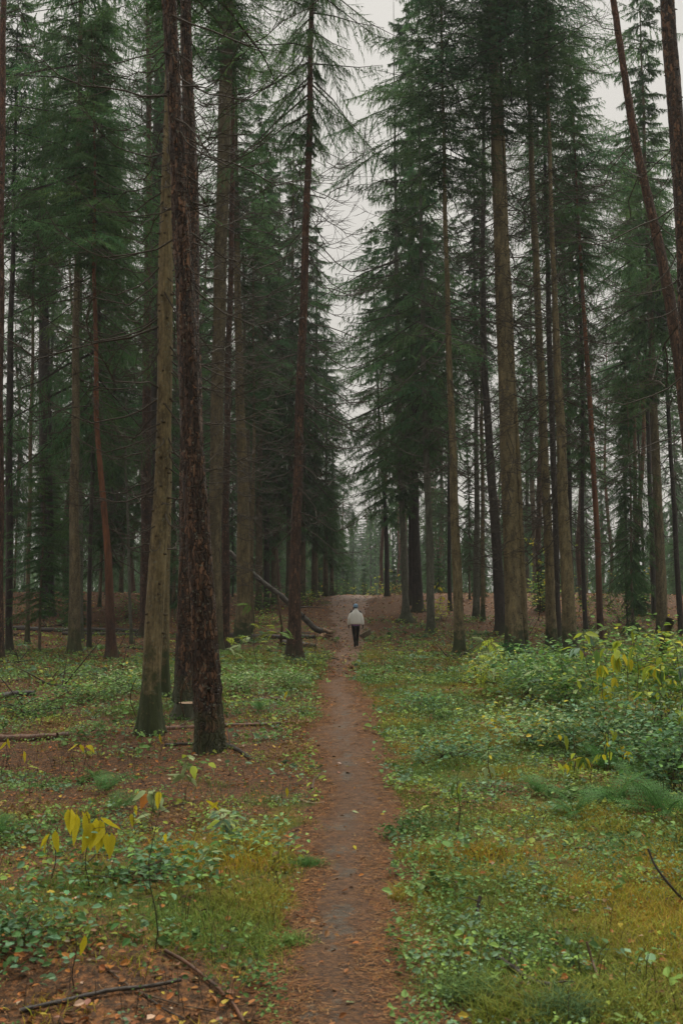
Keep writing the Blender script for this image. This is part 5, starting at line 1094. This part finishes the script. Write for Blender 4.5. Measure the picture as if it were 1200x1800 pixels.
# body: pelvis 0, spine, neck, head, arms, hands with fingers, legs, feet
pts = [(0, 0, .86, .12, .10), (0, .01, 1.02, .12, .09), (0, .01, 1.22, .135, .09), (0, .0, 1.36, .10, .075), (0, .0, 1.43, .052), (0, .015, 1.50, .07, .08), (0, .01, 1.58, .078, .092), (0, .01, 1.63, .055, .06)]
ed = [(0, 1), (1, 2), (2, 3), (3, 4), (4, 5), (5, 6), (6, 7)]
def chain(start, arr):
    prev = start
    for p in arr: pts.append(p); ed.append((prev, len(pts) - 1)); prev = len(pts) - 1
    return prev
hand_r = None
for sg, el, wr in ((-1, (-.24, -.02, 1.08), (-.265, .08, .83)), (1, (.24, -.02, 1.08), (.27, -.02, .83))):
    sh = chain(3, [(sg * .17, 0, 1.35, .052)]); e_ = chain(sh, [(*el, .038)]); w_ = chain(e_, [(*wr, .026)])
    pm = (wr[0] + sg * .0, wr[1] + .015, wr[2] - .055); h_ = chain(w_, [(*pm, .030, .018)])
    if sg == 1: hand_r = pm
    for f_, (dx, ln_) in enumerate([(-.024, .062), (-.008, .070), (.008, .066), (.024, .052)]):
        cl = .028 if sg == 1 else .012
        chain(h_, [(pm[0] + dx * .4, pm[1] + dx, pm[2] - .022, .009), (pm[0] - sg * cl * .4, pm[1] + dx, pm[2] - .022 - ln_ * .5, .0085), (pm[0] - sg * cl, pm[1] + dx * .9, pm[2] - .022 - ln_ * .9, .007)])
    chain(h_, [(pm[0] - sg * .012, pm[1] + .03, pm[2] + .005, .010), (pm[0] - sg * .022, pm[1] + .045, pm[2] - .025, .008)])
LEGS = [(-1, (-.060, .04, .47), (-.030, -.06, .10), 0), (1, (.065, .10, .48), (.062, .16, .12), 0)]
for sg, kn, an, _t in LEGS:
    hp = chain(0, [(sg * .085, 0, .80, .085)]); kk_ = chain(hp, [(*kn, .052)]); ak = chain(kk_, [((kn[0] + an[0]) / 2, (kn[1] + an[1]) / 2 - .015, (kn[2] + an[2]) / 2 + .04, .050), (*an, .034)]); chain(ak, [(an[0], an[1] + .09, an[2] - .045, .034, .024), (an[0], an[1] + .15, an[2] - .05, .028, .018)])
skin('body', pts, ed, M_SKIN, per)
# leggings
lp = [(0, 0, .90, .135, .115)]; le = []
for sg, kn, an, _t in LEGS:
    i = len(lp); lp += [(sg * .082, .0, .79, .092), (kn[0], kn[1], kn[2], .062), ((kn[0] + an[0]) / 2, (kn[1] + an[1]) / 2 - .018, (kn[2] + an[2]) / 2 + .04, .060), (an[0], an[1], an[2] + .07, .042)]; le += [(0, i), (i, i + 1), (i + 1, i + 2), (i + 2, i + 3)]
skin('leggings', lp, le, M_LEG, per)
for sg, kn, an, _t in LEGS:
    bt = skin('boot', [(an[0], an[1] - .0, an[2] + .12, .050), (an[0], an[1] - .005, an[2] + .02, .046), (an[0], an[1] - .01, an[2] - .045, .045, .035), (an[0], an[1] + .09, an[2] - .05, .044, .032), (an[0], an[1] + .17, an[2] - .055, .036, .024)], [(0, 1), (1, 2), (2, 3), (3, 4)], M_BOOT, per)
# jacket: boxy loft plus sleeves
def loft(rings, n=28):
    V = []; 
    for (cx, cy, z, rx, ry) in rings:
        for j in range(n):
            a = 2 * math.pi * j / n; ca, sa = math.cos(a), math.sin(a); V.append([cx + rx * abs(ca) ** .8 * np.sign(ca), cy + ry * abs(sa) ** .8 * np.sign(sa), z])
    F_ = [[i * n + j, i * n + (j + 1) % n, (i + 1) * n + (j + 1) % n, (i + 1) * n + j] for i in range(len(rings) - 1) for j in range(n)]
    return V, F_
mb = MB(); rings = [(0, 0, .88, .205, .14), (0, 0, .885, .225, .155), (0, 0, .95, .228, .16), (0, 0, 1.04, .226, .165), (0, 0, 1.14, .218, .165), (0, 0, 1.24, .200, .155), (0, 0, 1.31, .182, .14), (0, 0, 1.37, .142, .115), (0, .0, 1.41, .10, .09), (0, .005, 1.43, .082, .085), (0, .005, 1.475, .080, .085), (0, .005, 1.476, .066, .07)]
rings = [(a_, b_, c_, d_ * .93, e_) for a_, b_, c_, d_, e_ in rings]; V, F_ = loft(rings); mb.add(V, F_)
mb.build('jacket', M_COAT, per)
for sg, el, wr in ((-1, (-.24, -.02, 1.10), (-.265, .07, .87)), (1, (.24, -.02, 1.10), (.27, -.015, .87))):
    mb = MB(); P = smooth_line([(sg * .10, 0, 1.34), (sg * .165, 0, 1.28), (sg * .205, -.01, 1.18), (sg * .235, el[1], 1.08), ((el[0] + wr[0]) / 2, (el[1] + wr[1]) / 2, .98), wr], 14); add_tube(mb, P, np.interp(np.arange(14), [0, 3, 8, 12, 13], [.06, .070, .070, .060, .046]), 14, (1, 1, 1), jit=1 + np.random.default_rng(7).normal(0, .02, (14, 14))); mb.build('sleeve', M_COAT, per)
mb = MB(); V, F_ = loft([(0, 0, .83, .178, .13), (0, 0, .87, .176, .13), (0, 0, .93, .17, .125)]); V = C(V); V[:28, 2] -= .012 * np.cos(np.arange(28) * .9); mb.add(V, F_); mb.build('shirt_hem', plaid(), per)
mb = MB(); V, F_ = loft([(0, .01, 1.515, .088, .098), (0, .01, 1.54, .094, .104), (0, .008, 1.575, .093, .103), (0, .005, 1.61, .082, .09), (0, .0, 1.64, .055, .06), (0, 0, 1.652, .015, .015)]); mb.add(V, F_); mb.build('knit_hat', M_HAT, per)
mb = MB(); r_ = np.random.default_rng(9)
for i in range(26):
    a = math.pi + r_.normal(.35, .45); p0 = C([math.cos(a) * .085, math.sin(a) * .09 * .6, 1.54]); add_tube(mb, C([p0, p0 + C([-.01, -.01, -.05]), p0 + C([-.02, -.0, -.11])]), [.010, .011, .003], 4, (1, 1, 1))
mb.build('hair', M_HAIR, per)
# basket, tilted, hanging from the right hand
M_WK = plain('grey_brown_wicker', (.17, .14, .09), .7, .7, 50, .4, (.09, .07, .05)); M_WKL = plain('pale_wicker', (.27, .25, .18), .7, .5, 50, .3)
bk = thing('basket', (pb[0] + hand_r[0] + .05, pb[1] + hand_r[1], pb[2] + hand_r[2] - .30), 'grey-brown wicker basket with a round handle, swinging from the hand of the walker', 'basket')
bk.rotation_euler = (0, R(-30), 0)
mb = MB(); n = 32; rows = 13
V = []
for i in range(rows + 1):
    t_ = i / rows; z = -.02 + .17 * t_; q = .72 + .28 * math.sin(t_ * 1.57)
    for j in range(n):
        a = 2 * math.pi * j / n; w_ = 1 + .03 * (1 if (i + j) % 2 else -1); V.append([.225 * q * math.cos(a) * w_, .15 * q * math.sin(a) * w_, z])
F_ = [[i * n + j, i * n + (j + 1) % n, (i + 1) * n + (j + 1) % n, (i + 1) * n + j] for i in range(rows) for j in range(n)]
mb.add(V, F_); base = [[0, 0, -.02]] + V[:n]; mb.add(base, [[0, (j + 1) % n + 1, j + 1] for j in range(n)])
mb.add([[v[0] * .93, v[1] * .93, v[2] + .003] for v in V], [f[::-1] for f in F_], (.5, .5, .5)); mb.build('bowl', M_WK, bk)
mb = MB(); a = np.linspace(0, 2 * math.pi, 33); add_tube(mb, np.stack([.23 * np.cos(a), .155 * np.sin(a), .152 + 0 * a], 1), .013, 6, (1, 1, 1), 0, False); mb.build('rim', M_WKL, bk)
mb = MB(); a = np.linspace(0, math.pi, 17); add_tube(mb, np.stack([.225 * np.cos(a) * 0.9, 0 * a, .12 + .20 * np.sin(a)], 1), .010, 6, (1, 1, 1)); mb.build('handle', M_WKL, bk)
q = Vector((0, 0, .31)); q.rotate(bk.rotation_euler); bk.location = Vector((pb[0] + .94 * hand_r[0] - .01, pb[1] + .94 * hand_r[1], pb[2] + .94 * (hand_r[2] - .045))) - q
# ------------------------------------------------------------------ the mist between the trees
def haze():
    m, t, o = new_mat('mist_air'); v = N(t, 'ShaderNodeVolumePrincipled'); v.inputs['Color'].default_value = (.93, .96, 1, 1); v.inputs['Density'].default_value = 0.00055; v.inputs['Anisotropy'].default_value = 0.2
    t.links.new(v.outputs[0], o.inputs['Volume']); x0, x1, y0, y1, z0, z1 = -310, 310, -45, 660, -6, 36
    V = [[x, y, z] for x in (x0, x1) for y in (y0, y1) for z in (z0, z1)]
    mb = MB(); mb.add(V, [[0, 1, 3, 2], [4, 6, 7, 5], [0, 4, 5, 1], [2, 3, 7, 6], [0, 2, 6, 4], [1, 5, 7, 3]])
    tag(mb.build('haze', m, smooth=False), 'thin pale mist between the trees, thickest towards the end of the path', None, None, 'stuff')
haze()
